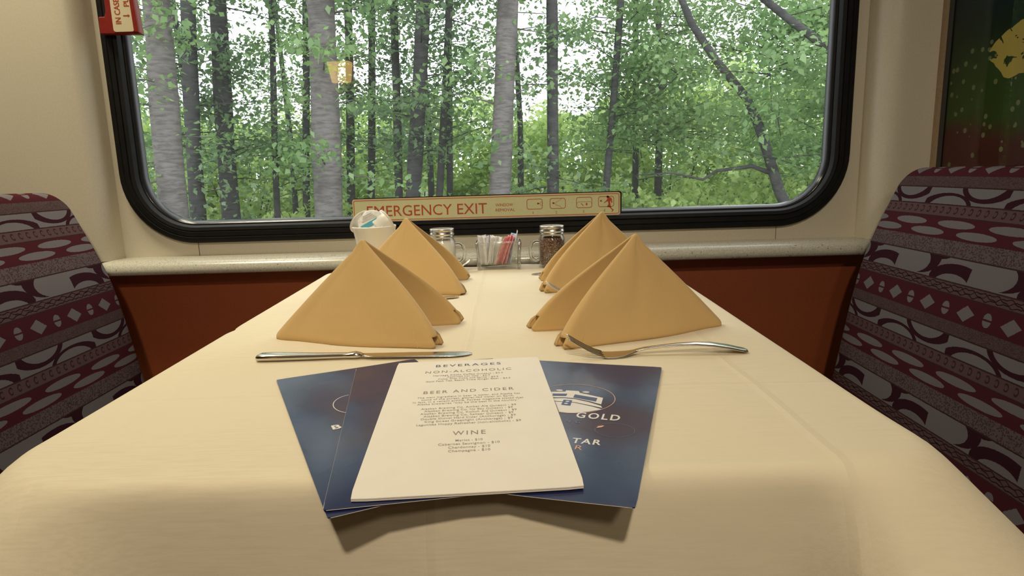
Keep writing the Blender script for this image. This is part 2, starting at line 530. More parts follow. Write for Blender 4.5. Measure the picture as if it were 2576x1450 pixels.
def window_wall():
    bm = bmesh.new()
    def loop(pts):
        vs = [bm.verts.new(p) for p in pts]
        return vs, [bm.edges.new((vs[i], vs[(i + 1) % len(vs)])) for i in range(len(vs))]
    o_, e1 = loop([(X0, WY, 0), (X1, WY, 0), (X1, WY, 2.3), (X0, WY, 2.3)])
    i_, e2 = loop(gasket_loop(.004, WY))
    bmesh.ops.triangle_fill(bm, edges=e1 + e2, use_beauty=True)
    b_ = [bm.verts.new((v.co.x, WY + .05, v.co.z)) for v in i_]
    n = len(i_)
    for k in range(n): bm.faces.new((i_[k], i_[(k + 1) % n], b_[(k + 1) % n], b_[k]))
    bmesh.ops.recalc_face_normals(bm, faces=bm.faces)
    me = bpy.data.meshes.new('wall_window'); bm.to_mesh(me); bm.free(); me.materials.append(M['cream'])
    o = bpy.data.objects.new('wall_window', me); C.objects.link(o); o['kind'] = 'structure'
window_wall()

def bay_profile(s):
    """plan of a bay: rounded nose beside the window recess, then the flat wall; s=-1 left, +1 right"""
    e = X0 if s < 0 else X1
    q = [(0, 1.47), (0, 1.42), (.002, 1.405), (.005, 1.392), (.010, 1.380), (.017, 1.371), (.026, 1.365), (.038, 1.361), (.055, 1.360)]
    p = [(e + s * a, b) for a, b in q]
    far = -3.2 if s < 0 else .866
    return p + [(far, 1.360), (far, 1.47)]
for s, nm in ((-1, 'wall_bay_left'), (1, 'wall_bay_right')):
    p = bay_profile(s)
    if s > 0: p = p[::-1]
    v, f = prism(p, 'z', .7772, 2.3)
    o = st(nm, (v, f), M['cream'], angle=.6)
st('floor', box(-3.2, .866, -1.6, 1.47, -.05, 0), M['floor'], smooth=False)
st('ceiling', box(-3.2, .866, -1.6, 1.47, 2.3, 2.35), M['ceiling'], smooth=False)
st('wall_aisle', box(-3.2, .866, -1.65, -1.6, 0, 2.3), M['aisle'], smooth=False)
st('wall_left', box(-3.25, -3.2, -1.65, 1.47, 0, 2.3), M['aisle'], smooth=False)
st('wall_right', box(.866, .90, -1.65, 1.47, 0, 2.3), M['cream'], smooth=False)
st('trim_1', box(.8605, .8665, 1.339, 1.361, .3, 2.3), M['strip'], smooth=False)
# seams of the sill panel below the window
st('trim_2', box(-.6775, -.6763, WY - .0006, WY + .001, .778, .808), M['seam'], smooth=False)
st('trim_3', box(.5755, .5765, WY - .0006, WY + .001, .778, .808), M['seam'], smooth=False)
# rust red panel under the ledge
st('trim_4', box(-3.2, .866, 1.408, 1.4195, 0, .752), M['red_panel'], smooth=False)
# the speckled window ledge
lp = [(1.425, .7785), (1.388, .778), (1.372, .776), (1.363, .7725), (1.3565, .767), (1.353, .760), (1.3525, .755), (1.354, .7505), (1.358, .7475), (1.364, .7465), (1.425, .7465)]
st('trim_5', prism(lp, 'x', -3.2, .8655), M['ledge'], angle=.9)

# ------------------------------------------------------------------ window: gasket and pane
win = bpy.data.objects.new('window_1', None); C.objects.link(win); win['kind'] = 'structure'
prof = [(0, 1.4195), (.0005, 1.411), (.004, 1.4075), (.012, 1.4065), (.0135, 1.4085), (.015, 1.4065), (.024, 1.4062), (.0255, 1.409), (.027, 1.4066), (.034, 1.4085), (.0368, 1.4145), (.0385, 1.4215)]
v, f = loft([gasket_loop(d, y) for d, y in prof])
obj('gasket', v, f, M['rubber'], win, angle=.7)
v, f = loft([gasket_loop(d, y) for d, y in [(.0375, 1.4205), (.0395, 1.4195), (.0415, 1.421), (.0430, 1.4245), (.0450, 1.427), (.0462, 1.432), (.047, 1.44)]])
obj('glazing_bead', v, f, M['lip'], win, angle=1.2)
v, f = prism([(p[0], p[1]) for p in rrect(GX0 + .040, GX1 - .040, GZ0 + .040, GZ1 - .040, GR - .04, 14)], 'y', 1.434, 1.439)
obj('pane', v, f, M['pane'], win, smooth=False)

# ------------------------------------------------------------------ emergency exit sign
SY = 1.402
sg = thing('exit_sign', 'long cream sign with red emergency exit lettering at the bottom of the window', 'sign', (-.049, SY, .8665))
sx, sz = -.049, .8665
def onsign(x, z, d=.0): return (x - sx, -.0003 - d, z - sz)
v, f = prism(rrect(-.3335 - sx, .2352 - sx, .8425 - sz, .8905 - sz, .005, 5), 'y', 0, .003)
obj('plate', v, f, M['sign_edge'], sg, smooth=False)
v, f = prism(rrect(-.331 - sx, .2385 - sx, .8455 - sz, .8925 - sz, .005, 5), 'y', .0032, .006)
obj('shadow_backing', v, f, M['rubber'], sg, smooth=False)  # black sheet, offset to stand in for the shadow above and right of the sign
obj('face_panel', *flat(poly2(rrect(-.3300, .2318, .8462, .8868, .0035, 5)), lambda x, z: onsign(x, z, 0)), M['sign'], sg, smooth=False)
red = []
red.append(ring2(rrect(-.3308, .2326, .8452, .8878, .0042, 5), rrect(-.3297, .2315, .8463, .8867, .0033, 5)))
red.append(text2('EMERGENCY EXIT', -.3032, .8533, .2549, .0222, 'l'))
red.append(text2('WINDOW', -.0300, .8674, .0371, .0060, 'l'))
red.append(text2('REMOVAL', -.0299, .8568, .0409, .0060, 'l'))
for k, ((a, z0), (b, z1)) in enumerate([[(.0363, .859), (.0699, .8812)], [(.0853, .8591), (.1189, .8813)], [(.1414, .859), (.1752, .8821)], [(.188, .8599), (.2217, .8823)]]):
    red.append(ring2(rrect(a, b, z0, z1, .0048, 6), rrect(a + .0011, b - .0011, z0 + .0011, z1 - .0011, .0038, 6)))
red.append(poly2(ellipse(.0600, .8711, .0017, .0020, 10))); red.append(poly2([(.0605, .8730), (.0642, .8711), (.0605, .8692)]))
red.append(ring2(ellipse(.0672, .8706, .0030, .0042, 16), ellipse(.0672, .8706, .0024, .0036, 16)))
red.append(poly2(ellipse(.0925, .8710, .0017, .0020, 10))); red.append(poly2([(.0930, .8730), (.0965, .8711), (.0930, .8692)]))
red.append(polyline2([(.1104, .8805), (.1064, .8767), (.1014, .8739), (.0975, .8735), (.0974, .8667), (.1014, .8663), (.1064, .8650), (.1104, .8604)], .0006))
red.append(polyline2([(.1005, .8737), (.1005, .8664)], .0004))
red.append(polyline2([(.1424, .8670), (.1448, .8716), (.1716, .8724), (.1741, .8679)], .0006))
red.append(polyline2([(.1517, .8686), (.1567, .8638)], .0013)); red.append(poly2(rrect(.1618, .1654, .8646, .8692, .0012, 3)))
red.append(poly2(ellipse(.1940, .8729, .0022, .0020, 12)))
MAN = [(.2054, .8819), (.2108, .8814), (.2167, .8775), (.2182, .8686), (.2162, .8677), (.2148, .8736), (.2133, .8697), (.2148, .8608), (.2172, .8558), (.2212, .8537), (.2177, .8487), (.2167, .8492), (.2182, .8528), (.2120, .8590), (.2066, .8597), (.2100, .8659), (.2091, .8718), (.2057, .8709), (.2003, .8677), (.2003, .8692), (.2052, .8729), (.2077, .8775)]
red.append(poly2(MAN)); red.append(poly2(ellipse(.2085, .8815, .0026, .0022, 12)))
v, f = join(*[flat(q, lambda x, z: onsign(x, z, .0003)) for q in red])
obj('red_print', v, f, M['sign_red'], sg, smooth=False, fix=False)['label'] = 'red lettering and pictograms'
for t, x, z in (('1', .0494, .8488), ('2', .0991, .8484), ('3', .1568, .8487), ('4', .2013, .8499)):
    v, f = flat(text2(t, x, z, .0014 if t == '1' else .0036, .0056), lambda x, z: onsign(x, z, .0003))
    obj('step_number', v, f, M['sign_brown'], sg, smooth=False, fix=False)['label'] = 'faded brown step number ' + t

# ------------------------------------------------------------------ red emergency pull handle
hx, hz = -.772, 1.2335
hd = thing('emergency_release', 'red plastic emergency pull handle clipped over the black window gasket', 'handle', (hx, 1.402, hz))
poly = [(-.8105, 1.2347), (-.7300, 1.2325), (-.7345, 1.300), (-.7370, 1.36), (-.7370, 1.50), (-.7945, 1.50), (-.7945, 1.278), (-.7965, 1.271), (-.7985, 1.2672), (-.8100, 1.2672)]
v, f = prism([(a - hx, b - hz) for a, b in poly], 'y', -.012, .004)
obj('grip', v, f, M['red'], hd, smooth=False, bevel=.0015)
poly = [(-.7385, 1.2350), (-.7263, 1.2318), (-.7300, 1.300), (-.7330, 1.50), (-.7420, 1.50), (-.7405, 1.300)]
v, f = prism([(a - hx, b - hz) for a, b in poly], 'y', -.021, -.012)
obj('rib', v, f, M['red'], hd, smooth=False, bevel=.002)
lab = rrect(-.7815 - hx, -.7400 - hx, 1.2372 - hz, 1.49 - hz, .005, 5)
v, f = prism(lab, 'y', -.0145, -.0122)
plate = obj('label_plate', v, f, M['plate'], hd, smooth=False)
txt = [text2('IN CASE', -.7640 - hx, 1.2520 - hz, .0475, .0108, 'l', 1.0, .012, PI / 2), text2('PULL', -.7445 - hx, 1.2845 - hz, .034, .0105, 'l', 1.0, .012, PI / 2)]
ar = [(-.7585, .0010), (-.7495, .0010), (-.7495, .0030), (-.7450, 0), (-.7495, -.0030), (-.7495, -.0010), (-.7585, -.0010)]
txt.append(poly2([(a - hx, b + 1.2672 - hz) for a, b in ar]))
def slant(x, z): return (x, -.0148, z)
v, f = join(*[flat(q, slant) for q in txt])
obj('red_lettering', v, f, M['sign_red'], plate, smooth=False, fix=False)

# ------------------------------------------------------------------ framed nature print on the bulkhead
ar = thing('framed_print', 'dark green nature photograph behind glass in a thin black frame above the right seat', 'picture', (.866, 1.337, .82))
obj('print', *box(-.003, 0, -.95, 0, 0, 1.0), M['art'], ar, smooth=False)
fr = [box(-.006, .0, -.012, .002, -.012, 1.012), box(-.006, 0, -.962, -.95, -.012, 1.012), box(-.006, 0, -.95, -.012, -.012, 0), box(-.006, 0, -.95, -.012, 1.0, 1.012)]
obj('frame', *join(*fr), M['black'], ar, smooth=False)
obj('glazing', *box(-.0045, -.0034, -.95, -.012, 0, 1.0), M['art_glass'], ar, smooth=False)

# ------------------------------------------------------------------ seats
SV = [(.646, .519), (.655, .575), (.664, .628), (.674, .685), (.688, .75), (.706, .80), (.729, .852), (.747, .893), (.765, .93), (.785, .95), (.80, .957)]
SP = [(.612, .34), (.63, .43)] + SV
def seat_curve():
    S = [0.0]
    for a, b in zip(SP, SP[1:]): S.append(S[-1] + math.hypot(b[0] - a[0], b[1] - a[1]))
    off = S[2]
    return [s_ - off for s_ in S]
SS = seat_curve()
def seat_at(v):
    for i in range(len(SS) - 1):
        if v <= SS[i + 1] or i == len(SS) - 2:
            t = (v - SS[i]) / (SS[i + 1] - SS[i])
            # smooth tangents by sampling neighbours
            a, b = SP[i], SP[i + 1]
            dx, dz = b[0] - a[0], b[1] - a[1]; l = math.hypot(dx, dz)
            return a[0] + dx * t, a[1] + dz * t, dx / l, dz / l
def make_seat(name, s, label):
    """s=+1 the seat on the right of the table (its face looks to -x), s=-1 the mirrored one on the left"""
    dx = 0 if s > 0 else -.097
    YA, YB, VT, RC, RE = .27, 1.293, .4445, .060, .030
    root = thing(name, label, 'seat', (s * .70 + dx, .78, 0))
    ox, oy = s * .70 + dx, .78
    rows = [-.19 + i * .012 for i in range(int((VT - RC + .19) / .012))]
    rows += [VT - RC + RC * math.sin(PI / 2 * i / 16) for i in range(17)]
    cols = [math.sin(PI / 2 * (2 * j / 70 - 1)) for j in range(71)]
    cols = [.5 * c + .5 * (2 * j / 70 - 1) for j, c in enumerate(cols)]
    def outline(v):
        if v <= VT - RC: return YA, YB
        q = RC - math.sqrt(max(RC * RC - (v - (VT - RC)) ** 2, 0))
        return YA + q, YB - q
    def smooth_prof(v):
        acc = [0, 0]; acd = [0, 0]; w = 0
        for k in range(-3, 4):
            x, z, tx, tz = seat_at(v + k * .010); acc[0] += x; acc[1] += z; acd[0] += tx; acd[1] += tz; w += 1
        l = math.hypot(*acd)
        return acc[0] / w, acc[1] / w, acd[0] / l, acd[1] / l
    def depth(d, r, full):
        if d >= r: return 0.0
        return full * (1 - math.sqrt(max(1 - (1 - d / r) ** 2, 0)))
    V = []; F = []; UV = []
    nr, nc = len(rows), len(cols)
    for side in (0, 1):
        for i, v in enumerate(rows):
            ya, yb = outline(v)
            x, z, tx, tz = smooth_prof(v)
            nx, nz = -tz, tx                      # towards the sitter
            for j, c in enumerate(cols):
                u = (ya + yb) / 2 + (yb - ya) / 2 * c
                du, dv = min(u - YA, YB - u), VT - v
                d = RC - math.hypot(RC - du, RC - dv) if du < RC and dv < RC else min(du, dv)
                d = max(d, 0)
                e = depth(d, RE, .034)
                puff = .006 * (1 - c ** 4)
                if side == 0: q = -e + puff
                else: q = -.068 - (.034 - e) * .9
                if side == 1 and (j in (0, nc - 1) or i == nr - 1): q = -.034
                if side == 0 and (j in (0, nc - 1) or i == nr - 1): q = -.034
                V.append((s * (x + nx * q) + dx - ox, u - oy, z + nz * q))
                UV.append((u, v))
    N = nr * nc
    for side in (0, 1):
        for i in range(nr - 1):
            for j in range(nc - 1):
                a = side * N + i * nc + j
                q = (a, a + 1, a + nc + 1, a + nc)
                F.append(q if (side == 0) == (s > 0) else q[::-1])
    o = obj('backrest', V, F, M['seat'], root, uvs=UV, fix=False)
    bm = bmesh.new(); bm.from_mesh(o.data); bmesh.ops.remove_doubles(bm, verts=bm.verts, dist=.00005); bm.to_mesh(o.data); bm.free()
    # cushion and plinth
    def rb(x0, x1, y0, y1, z0, z1, r):
        loops = []
        for a in range(7):
            t = PI / 2 * a / 6; d = r * (1 - math.sin(t)); loops.append([(p[0], p[1], z0 + r * (1 - math.cos(t))) for p in rrect(x0 + d, x1 - d, y0 + d, y1 - d, .05 - d * .5, 6)])
        for a in range(7):
            t = PI / 2 * a / 6; d = r * (1 - math.cos(t)); loops.append([(p[0], p[1], z1 - r * (1 - math.sin(t))) for p in rrect(x0 + d, x1 - d, y0 + d, y1 - d, .05 - d * .5, 6)])
        return loft(loops, True, True, True)
    a, b = sorted((s * .20 + dx - ox, s * .62 + dx - ox))
    v, f = rb(a, b, YA - oy, YB - oy, .31, .45, .035)
    obj('seat_cushion', v, f, M['seat'], root, uvs=[(p[1] + oy, p[0]) for p in v])
    a, b = sorted((s * .30 + dx - ox, s * .66 + dx - ox))
    obj('plinth', *box(a, b, YA + .04 - oy, YB - .04 - oy, 0, .31), M['black'], root, smooth=False)
    return root
make_seat('booth_bench', 1, 'burgundy patterned upholstered seat in shade in front of the framed green print')
make_seat('booth_bench', -1, 'burgundy patterned upholstered seat against the plain cream wall on the left')

# ------------------------------------------------------------------ table and cloth
TX0, TX1, TY0, TY1 = -.364, .285, .412, 1.330
tb = thing('dining_table', 'rectangular dining table under the ivory cloth between the two seats', 'table', ((TX0 + TX1) / 2, .87, 0))
tx, ty = (TX0 + TX1) / 2, .87
v, f = prism(rrect(TX0 + .004 - tx, TX1 - .004 - tx, TY0 + .004 - ty, TY1 - .004 - ty, .045, 8), 'z', .718, .7475)
obj('tabletop', v, f, M['wood'], tb, smooth=False)
obj('pedestal', *box(-.05, .05, -.12, .30, .02, .718), M['black'], tb, smooth=False)
obj('foot_plate', *box(-.16, .16, -.22, .40, 0, .02), M['black'], tb, smooth=False)

def cloth():
    nS, nL, nC = 70, 90, 14
    R = .045; RL = .068
    segs = []   # (x, y, nx, ny, corner weight)
    def line(a, b, n, nx, ny):
        for i in range(n):
            t = i / n; segs.append((a[0] + (b[0] - a[0]) * t, a[1] + (b[1] - a[1]) * t, nx, ny, None))
    def arc(cx, cy, a0, key):
        R = RL if key == 'fl' else .045
        for i in range(nC):
            a = a0 + PI / 2 * i / nC
            segs.append((cx + R * math.cos(a), cy + R * math.sin(a), math.cos(a), math.sin(a), math.sin(PI * i / nC)))
    line((TX0 + RL, TY0), (TX1 - R, TY0), nS, 0, -1); arc(TX1 - R, TY0 + R, -PI / 2, 'fr')
    line((TX1, TY0 + R), (TX1, TY1 - R), nL, 1, 0); arc(TX1 - R, TY1 - R, 0, 'br')
    line((TX1 - R, TY1), (TX0 + R, TY1), nS, 0, 1); arc(TX0 + R, TY1 - R, PI / 2, 'bl')
    line((TX0, TY1 - R), (TX0, TY0 + RL), nL, -1, 0); arc(TX0 + RL, TY0 + RL, PI, 'fl')
    def cw(i):   # smooth corner weight that reaches a little along the sides
        x, y, nx, ny, c = segs[i]
        d = min(math.hypot(x - a, y - b) for a, b in ((TX0 + .013, TY0 + .013), (TX1 - .013, TY0 + .013), (TX0 + .013, TY1 - .013), (TX1 - .013, TY1 - .013)))
        return math.exp(-(d / .055) ** 2)
    W = [cw(i) for i in range(len(segs))]
    back = [1 if s[1] > TY1 - .02 else 0 for s in segs]
    loops = []
    cx, cy = (TX0 + TX1) / 2, (TY0 + TY1) / 2
    for ins in (.45, .28, .16, .08, .035, .012):
        L = []
        for x, y, nx, ny, c in segs:
            qx = cx + (x - cx) * (1 - ins); qy = cy + (y - cy) * (1 - ins)
            L.append((qx, qy, TABLE + .0004 * math.sin(qx * 31 + qy * 17)))
        loops.append(L)
    prof = [(0, .0002), (.004, .0008), (.0075, .003), (.0105, .007), (.0125, .013), (.0135, .022), (.0145, .035), (.0155, .055), (.0165, .08), (.0175, .11), (.0185, .15), (.02, .20), (.0215, .25)]
    for off, dr in prof:
        L = []
        for i, (x, y, nx, ny, c) in enumerate(segs):
            flare = W[i] * (dr * (1.05 if y < .8 else .4) if dr < .10 else .10 * 1.05 + (dr - .10) * .5 if y < .8 else dr * .4)
            wav = 0
            if ny < -.5:   # front fall: soft folds below the pressed creases
                g = min(dr / .10, 1.6)
                wav = g * (.0045 * math.sin(x * 13 + .9) + .003 * math.exp(-((x + .060) / .016) ** 2) - .012 * math.exp(-((x - .200) / .030) ** 2) + .010 * math.exp(-((x - .262) / .04) ** 2))
            elif abs(nx) > .5:
                wav = min(dr / .1, 1.5) * .005 * math.sin(y * 21 + (1 if nx > 0 else 2))
                if dr < .02 and nx < 0: wav -= .004 * math.exp(-((y - .84) / .012) ** 2)
            o_ = off + flare + wav * (1 - W[i])
            d_ = dr
            if ny > .5: o_ = off * .35; d_ = dr
            L.append((x + nx * o_, y + ny * o_, TABLE - d_))
        loops.append(L)
    # slight lift of the cloth along the far edge
    for k in (4, 5, 6, 7):
        loops[k] = [(x, y, z + (.0016 * (1 + math.sin(x * 34 + 1.0)) if y > 1.29 and abs(x + .02) < .27 else 0)) for x, y, z in loops[k]]
    v, f = loft(loops, True, True, False)
    return obj('tablecloth', v, f, M['cloth'], subsurf=0)
tc = cloth()
tag(tc, 'ivory tablecloth with pressed creases draped over the dining table', 'tablecloth')

# ------------------------------------------------------------------ folded napkins
def napkin(label, S, FC, BC, PK, seed, open_f=.13, open_b=.15, stitch_f=False, stitch_b=False, fat=1.0):
    r_ = random.Random(seed)
    base = ((S[0] + FC[0] + BC[0]) / 3, (S[1] + FC[1] + BC[1]) / 3)
    root = thing('folded_napkin', label, 'napkin', (base[0], base[1], TABLE), 0, 'gold napkins folded into tents')
    S, FC, BC = Vector(S), Vector(FC), Vector(BC); PV = Vector(PK[:2]); H = PK[2] - TABLE
    A1, A2, A3 = r_.random() * 6, r_.random() * 6, r_.random() * 6
    def q_edge(w):
        if w < .88: return w + .105 * math.sin(PI * w ** 1.25)
        return .88 + .105 * math.sin(PI * .88 ** 1.25) + (w - .88) * .62 - (.05 * ((w - .96) / .04) ** 2 if w > .96 else 0)
    def q_spine(w): return w + .02 * math.sin(PI * w) - (.035 * ((w - .93) / .07) ** 2 if w > .93 else 0)
    ws = [.022, .035, .055, .08] + [.08 + .92 * (i / 34) for i in range(1, 35)]
    nt, nb = 34, 8
    def section(w):
        s = PV + (S - PV) * q_spine(w); f = PV + (FC - PV) * q_edge(w); b = PV + (BC - PV) * q_edge(w)
        lf, lb = (f - s).length, (b - s).length
        r = min(.030 * (.35 + w), .42 * lf, .42 * lb)
        df, db = (f - s) / max(lf, 1e-6), (b - s) / max(lb, 1e-6)
        pf, pb = s + df * r, s + db * r
        line = []
        for i in range(nt + 1):
            t = i / nt; p = f + (pf - f) * t
            nrm = Vector((-df.y, df.x)); nrm = nrm if nrm.dot(db) < 0 else -nrm
            bulge = (.010 * math.sin(PI * min(1, t * 1.02)) * w * (1.1 - w * .4) + .0022 * math.sin(5 * t + A1 + 4 * w) * w * math.sin(PI * t)
                     - .0012 * math.exp(-((t - .38 - .3 * (1 - w)) / .10) ** 2) * math.sin(PI * w))
            line.append((p + nrm * bulge, t))
        for i in range(1, nb):
            t = i / nb; p = pf * (1 - t) ** 2 + s * 2 * t * (1 - t) + pb * t * t
            line.append((p, 1.0))
        for i in range(nt + 1):
            t = 1 - i / nt; p = b + (pb - b) * t
            nrm = Vector((-db.y, db.x)); nrm = nrm if nrm.dot(df) < 0 else -nrm
            bulge = (.008 * math.sin(PI * min(1, t * 1.02)) * w + .002 * math.sin(4 * t + A2 + 5 * w) * w * math.sin(PI * t))
            line.append((p + nrm * bulge, t))
        h = [(.0016 + .0062 * w ** 1.5 * fat) * (.55 + .45 * max(0, 1 - t * 1.1)) + .0012 * w for p, t in line]
        return line, h
    loops = []; outer_at = {}
    for w in ws:
        line, h = section(w); n = len(line)
        pts = [l[0] for l in line]
        tang = [(pts[min(i + 1, n - 1)] - pts[max(i - 1, 0)]).normalized() for i in range(n)]
        nor = [Vector((-t.y, t.x)) for t in tang]
        mid = pts[n // 2]; inside = (pts[0] + pts[-1]) / 2
        if nor[n // 2].dot(inside - mid) > 0: nor = [-q for q in nor]
        z = H * (1 - w)
        out = [(pts[i] + nor[i] * h[i]) for i in range(n)]
        inn = [(pts[i] - nor[i] * h[i]) for i in range(n)]
        g = min(1.0, max(0.0, (w - .80) / .09)); g = g * g * (3 - 2 * g)
        for q in range(7):     # the far layer of each open corner reaches beyond the near one
            e_ = .0085 * g * (1 - q / 7) * fat
            inn[q] = inn[q] - tang[q] * e_; out[n - 1 - q] = out[n - 1 - q] + tang[n - 1 - q] * e_
        cap_b = [pts[-1] + tang[-1] * h[-1] * math.sin(a) + nor[-1] * h[-1] * math.cos(a) for a in (PI / 6, PI / 3, PI / 2, 2 * PI / 3, 5 * PI / 6)]
        cap_f = [pts[0] - tang[0] * h[0] * math.sin(a) - nor[0] * h[0] * math.cos(a) for a in (PI / 6, PI / 3, PI / 2, 2 * PI / 3, 5 * PI / 6)]
        lo = out + cap_b + inn[::-1] + cap_f
        outer_at[w] = (out, nor)
        loops.append([(p.x - base[0], p.y - base[1], z) for p in lo])
    n = 2 * nt + 2 + nb - 1
    tot = len(loops[0])
    V = [p for l in loops for p in l]; F = []
    m = len(loops)
    capb = set(range(n, n + 4)); capf = set(range(2 * n + 5, 2 * n + 9))
    for k in range(m - 1):
        wm = (ws[k] + ws[k + 1]) / 2
        for i in range(tot):
            j = (i + 1) % tot
            if wm > 1 - open_b and i in capb: continue
            if wm > 1 - open_f and i in capf: continue
            F.append((k * tot + i, k * tot + j, (k + 1) * tot + j, (k + 1) * tot + i))
    # rounded top
    c = Vector((0, 0)); 
    for p in loops[0]: c += Vector(p[:2])
    c /= tot; V.append((c.x, c.y, H * (1 - ws[0]) + .0022)); t_ = len(V) - 1
    for i in range(tot): F.append((t_, (i + 1) % tot, i))
    o = obj('cloth', V, F, M['napkin'], root)
    mod = o.modifiers.new('hem', 'SOLIDIFY'); mod.thickness = .0011; mod.offset = -1
    # stitched hems beside the open corners
    bars = []
    for on, front in ((stitch_f, True), (stitch_b, False)):
        if not on: continue
        for w in [1 - .006 * i for i in range(1, 27)]:
            line, h = section(w); pts = [l[0] for l in line]
            if not front: pts = pts[::-1]; h = h[::-1]
            acc = 0; i = 0
            while acc < .0125 and i < len(pts) - 2: acc += (pts[i + 1] - pts[i]).length; i += 1
            nr = (pts[i + 1] - pts[i]).normalized(); nr = Vector((-nr.y, nr.x))
            other = (S + (BC if front else FC)) / 2
            if nr.dot(other - pts[i]) > 0: nr = -nr
            bars.append((pts[i] + nr * (h[i] + .00025), H * (1 - w)))
        parts = []
        for (p, z), (p2, z2) in zip(bars, bars[1:]):
            if abs(z - z2) > .002: continue
            a = Vector((p.x - base[0], p.y - base[1], z)); b = Vector((p2.x - base[0], p2.y - base[1], z2))
            parts.append(tube([a, a + (b - a) * .7], .00028, 5))
        if parts: obj('hem_stitching', *join(*parts), M['thread'], root)
        bars = []
    return root
napkin('gold napkin tent behind the near knife, peak below the white creamer cup', (-.3120, .7890), (-.0885, .7215), (-.0700, .8400), (-.1793, .789, .8695), 1, .10, .17, True, False)
napkin('gold napkin tent beside the near fork, its right point over the red panel', (.2765, .7920), (.0535, .7020), (.0230, .7900), (.1487, .775, .8685), 2, .12, .16, True, True)
napkin('gold napkin tent standing in front of the salt jar and creamer cup', (-.305, 1.115), (-.0815, 1.0320), (-.0815, 1.186), (-.1761, 1.11, .8705), 3, .04, .08)
napkin('gold napkin tent in front of the pepper jar, peak over the exit sign', (.285, 1.09), (.0510, 1.0300), (.0530, 1.145), (.153, 1.09, .8730), 4, .10, .14)

# ------------------------------------------------------------------ menus
def sheet(poly_r, th, wav, nx=14, ny=26, w=.14, l=.28, rc=.0015):
    """thin card, gently warped"""
    def z(x, y): return wav * (.5 + .5 * math.sin(x * 34 + 1.1) * math.sin(y * 23 + .4))
    V = []; F = []
    for s in (0, 1):
        for j in range(ny + 1):
            for i in range(nx + 1):
                x = -w / 2 + w * i / nx; y = -l / 2 + l * j / ny
                ax, ay = w / 2 - abs(x), l / 2 - abs(y)
                if ax < rc and ay < rc:      # clipped corners
                    x = math.copysign(w / 2 - rc * .35, x); y = math.copysign(l / 2 - rc * .35, y)
                V.append((x, y, z(x, y) + (th if s else 0)))
    N = (nx + 1) * (ny + 1); g = lambda s, i, j: s * N + j * (nx + 1) + i
    for j in range(ny):
        for i in range(nx):
            F.append((g(1, i, j), g(1, i + 1, j), g(1, i + 1, j + 1), g(1, i, j + 1)))
            F.append((g(0, i, j + 1), g(0, i + 1, j + 1), g(0, i + 1, j), g(0, i, j)))
    for i in range(nx):
        F.append((g(0, i, 0), g(0, i + 1, 0), g(1, i + 1, 0), g(1, i, 0))); F.append((g(1, i, ny), g(1, i + 1, ny), g(0, i + 1, ny), g(0, i, ny)))
    for j in range(ny):
        F.append((g(1, 0, j), g(1, 0, j + 1), g(0, 0, j + 1), g(0, 0, j))); F.append((g(0, nx, j), g(0, nx, j + 1), g(1, nx, j + 1), g(1, nx, j)))
    return (V, F), z

def card(name, label, cat, mat, place, z0, th, l, w=.14, wav=.0006, group=None):
    root = thing(name, label, cat, (place[0], place[1], z0), place[2], group)
    vf, z = sheet(None, th, wav, w=w, l=l)
    o = obj('card', *vf, mat, root, smooth=True, angle=.8)
    rim = []
    for pts in ([(-w / 2 + .002, -l / 2), (w / 2 - .002, -l / 2)], [(-w / 2, -l / 2 + .002), (-w / 2, l / 2 - .002)], [(w / 2, -l / 2 + .002), (w / 2, l / 2 - .002)]):
        (xa, ya), (xb, yb) = pts; n = 40
        rim.append(tube([(xa + (xb - xa) * i / n, ya + (yb - ya) * i / n, z(xa + (xb - xa) * i / n, ya + (yb - ya) * i / n) + th * .5) for i in range(n + 1)], th * .40, 5))
    obj('worn_edge', *join(*rim), M['paper_edge'], root)
    return root, (lambda x, y, k=1: (x, y, z(x, y) + th + .00012 * k))
def printing(root, fn, name, items, mat, k=1):
    V, F = join(*[flat(q, lambda x, y: fn(x, y, k)) for q in items])
    return obj(name, V, F, mat, root, smooth=False, fix=False)

A_, fa = card('dinner_menu', 'glossy navy menu lowest and furthest turned of the two on the left', 'menu', M['blue'], (-.1084, .5120, .4318), TABLE + .0007, .0007, .2896, group='glossy navy menus')
arc_ = [(-.0159 + .0 + .0175 * (math.cos(a) - 0), .040 + .024 * math.sin(a)) for a in [PI * (.5 + i / 24) for i in range(25)]]
printing(A_, fa, 'gold_ring_print', [polyline2(arc_, .0007)], M['print_white'])
printing(A_, fa, 'white_lettering', [text2('B', -.0395, -.0105, .0070, .0085, bold=.03)], M['print_white'])
B_, fb = card('dinner_menu', 'glossy navy menu lying directly under the left side of the white beverage menu', 'menu', M['blue'], (-.0687, .5097, .1561), TABLE + .0022, .0007, .2857, group='glossy navy menus')
C_, fc = card('dinner_menu', 'glossy navy menu with a white train emblem showing right of the beverage menu', 'menu', M['blue'], (.0390, .5028, -.2794), TABLE + .0022, .0007, .2756, wav=.0010, group='glossy navy menus')
C_.location.z = TABLE + .0016; C_.location.x += .0
ROOF = [(-.0213, .0466), (-.0084, .0490), (-.0083, .0525), (.0031, .0523), (.0046, .0479), (.0262, .0395), (.0268, .0237), (.0156, .0295), (.0025, .0339), (-.0063, .0345), (-.0162, .0329)]
BAND = [(-.0156, .0306), (-.0058, .0325), (.0029, .0318), (.0160, .0269), (.0270, .0207), (.0289, .0161), (.0201, .0193), (.0043, .0246), (-.0129, .0246)]
NOSE = [(-.0123, .0234), (.0045, .0233), (.0205, .0174), (.0288, .0132), (.0193, .0061), (.0113, .0022), (.0053, .0001), (-.0043, .0013)]
ring_o = ellipse(.0010, .0350, .0360, .0352, 60); ring_i = ellipse(.0010, .0350, .0354, .0346, 60)
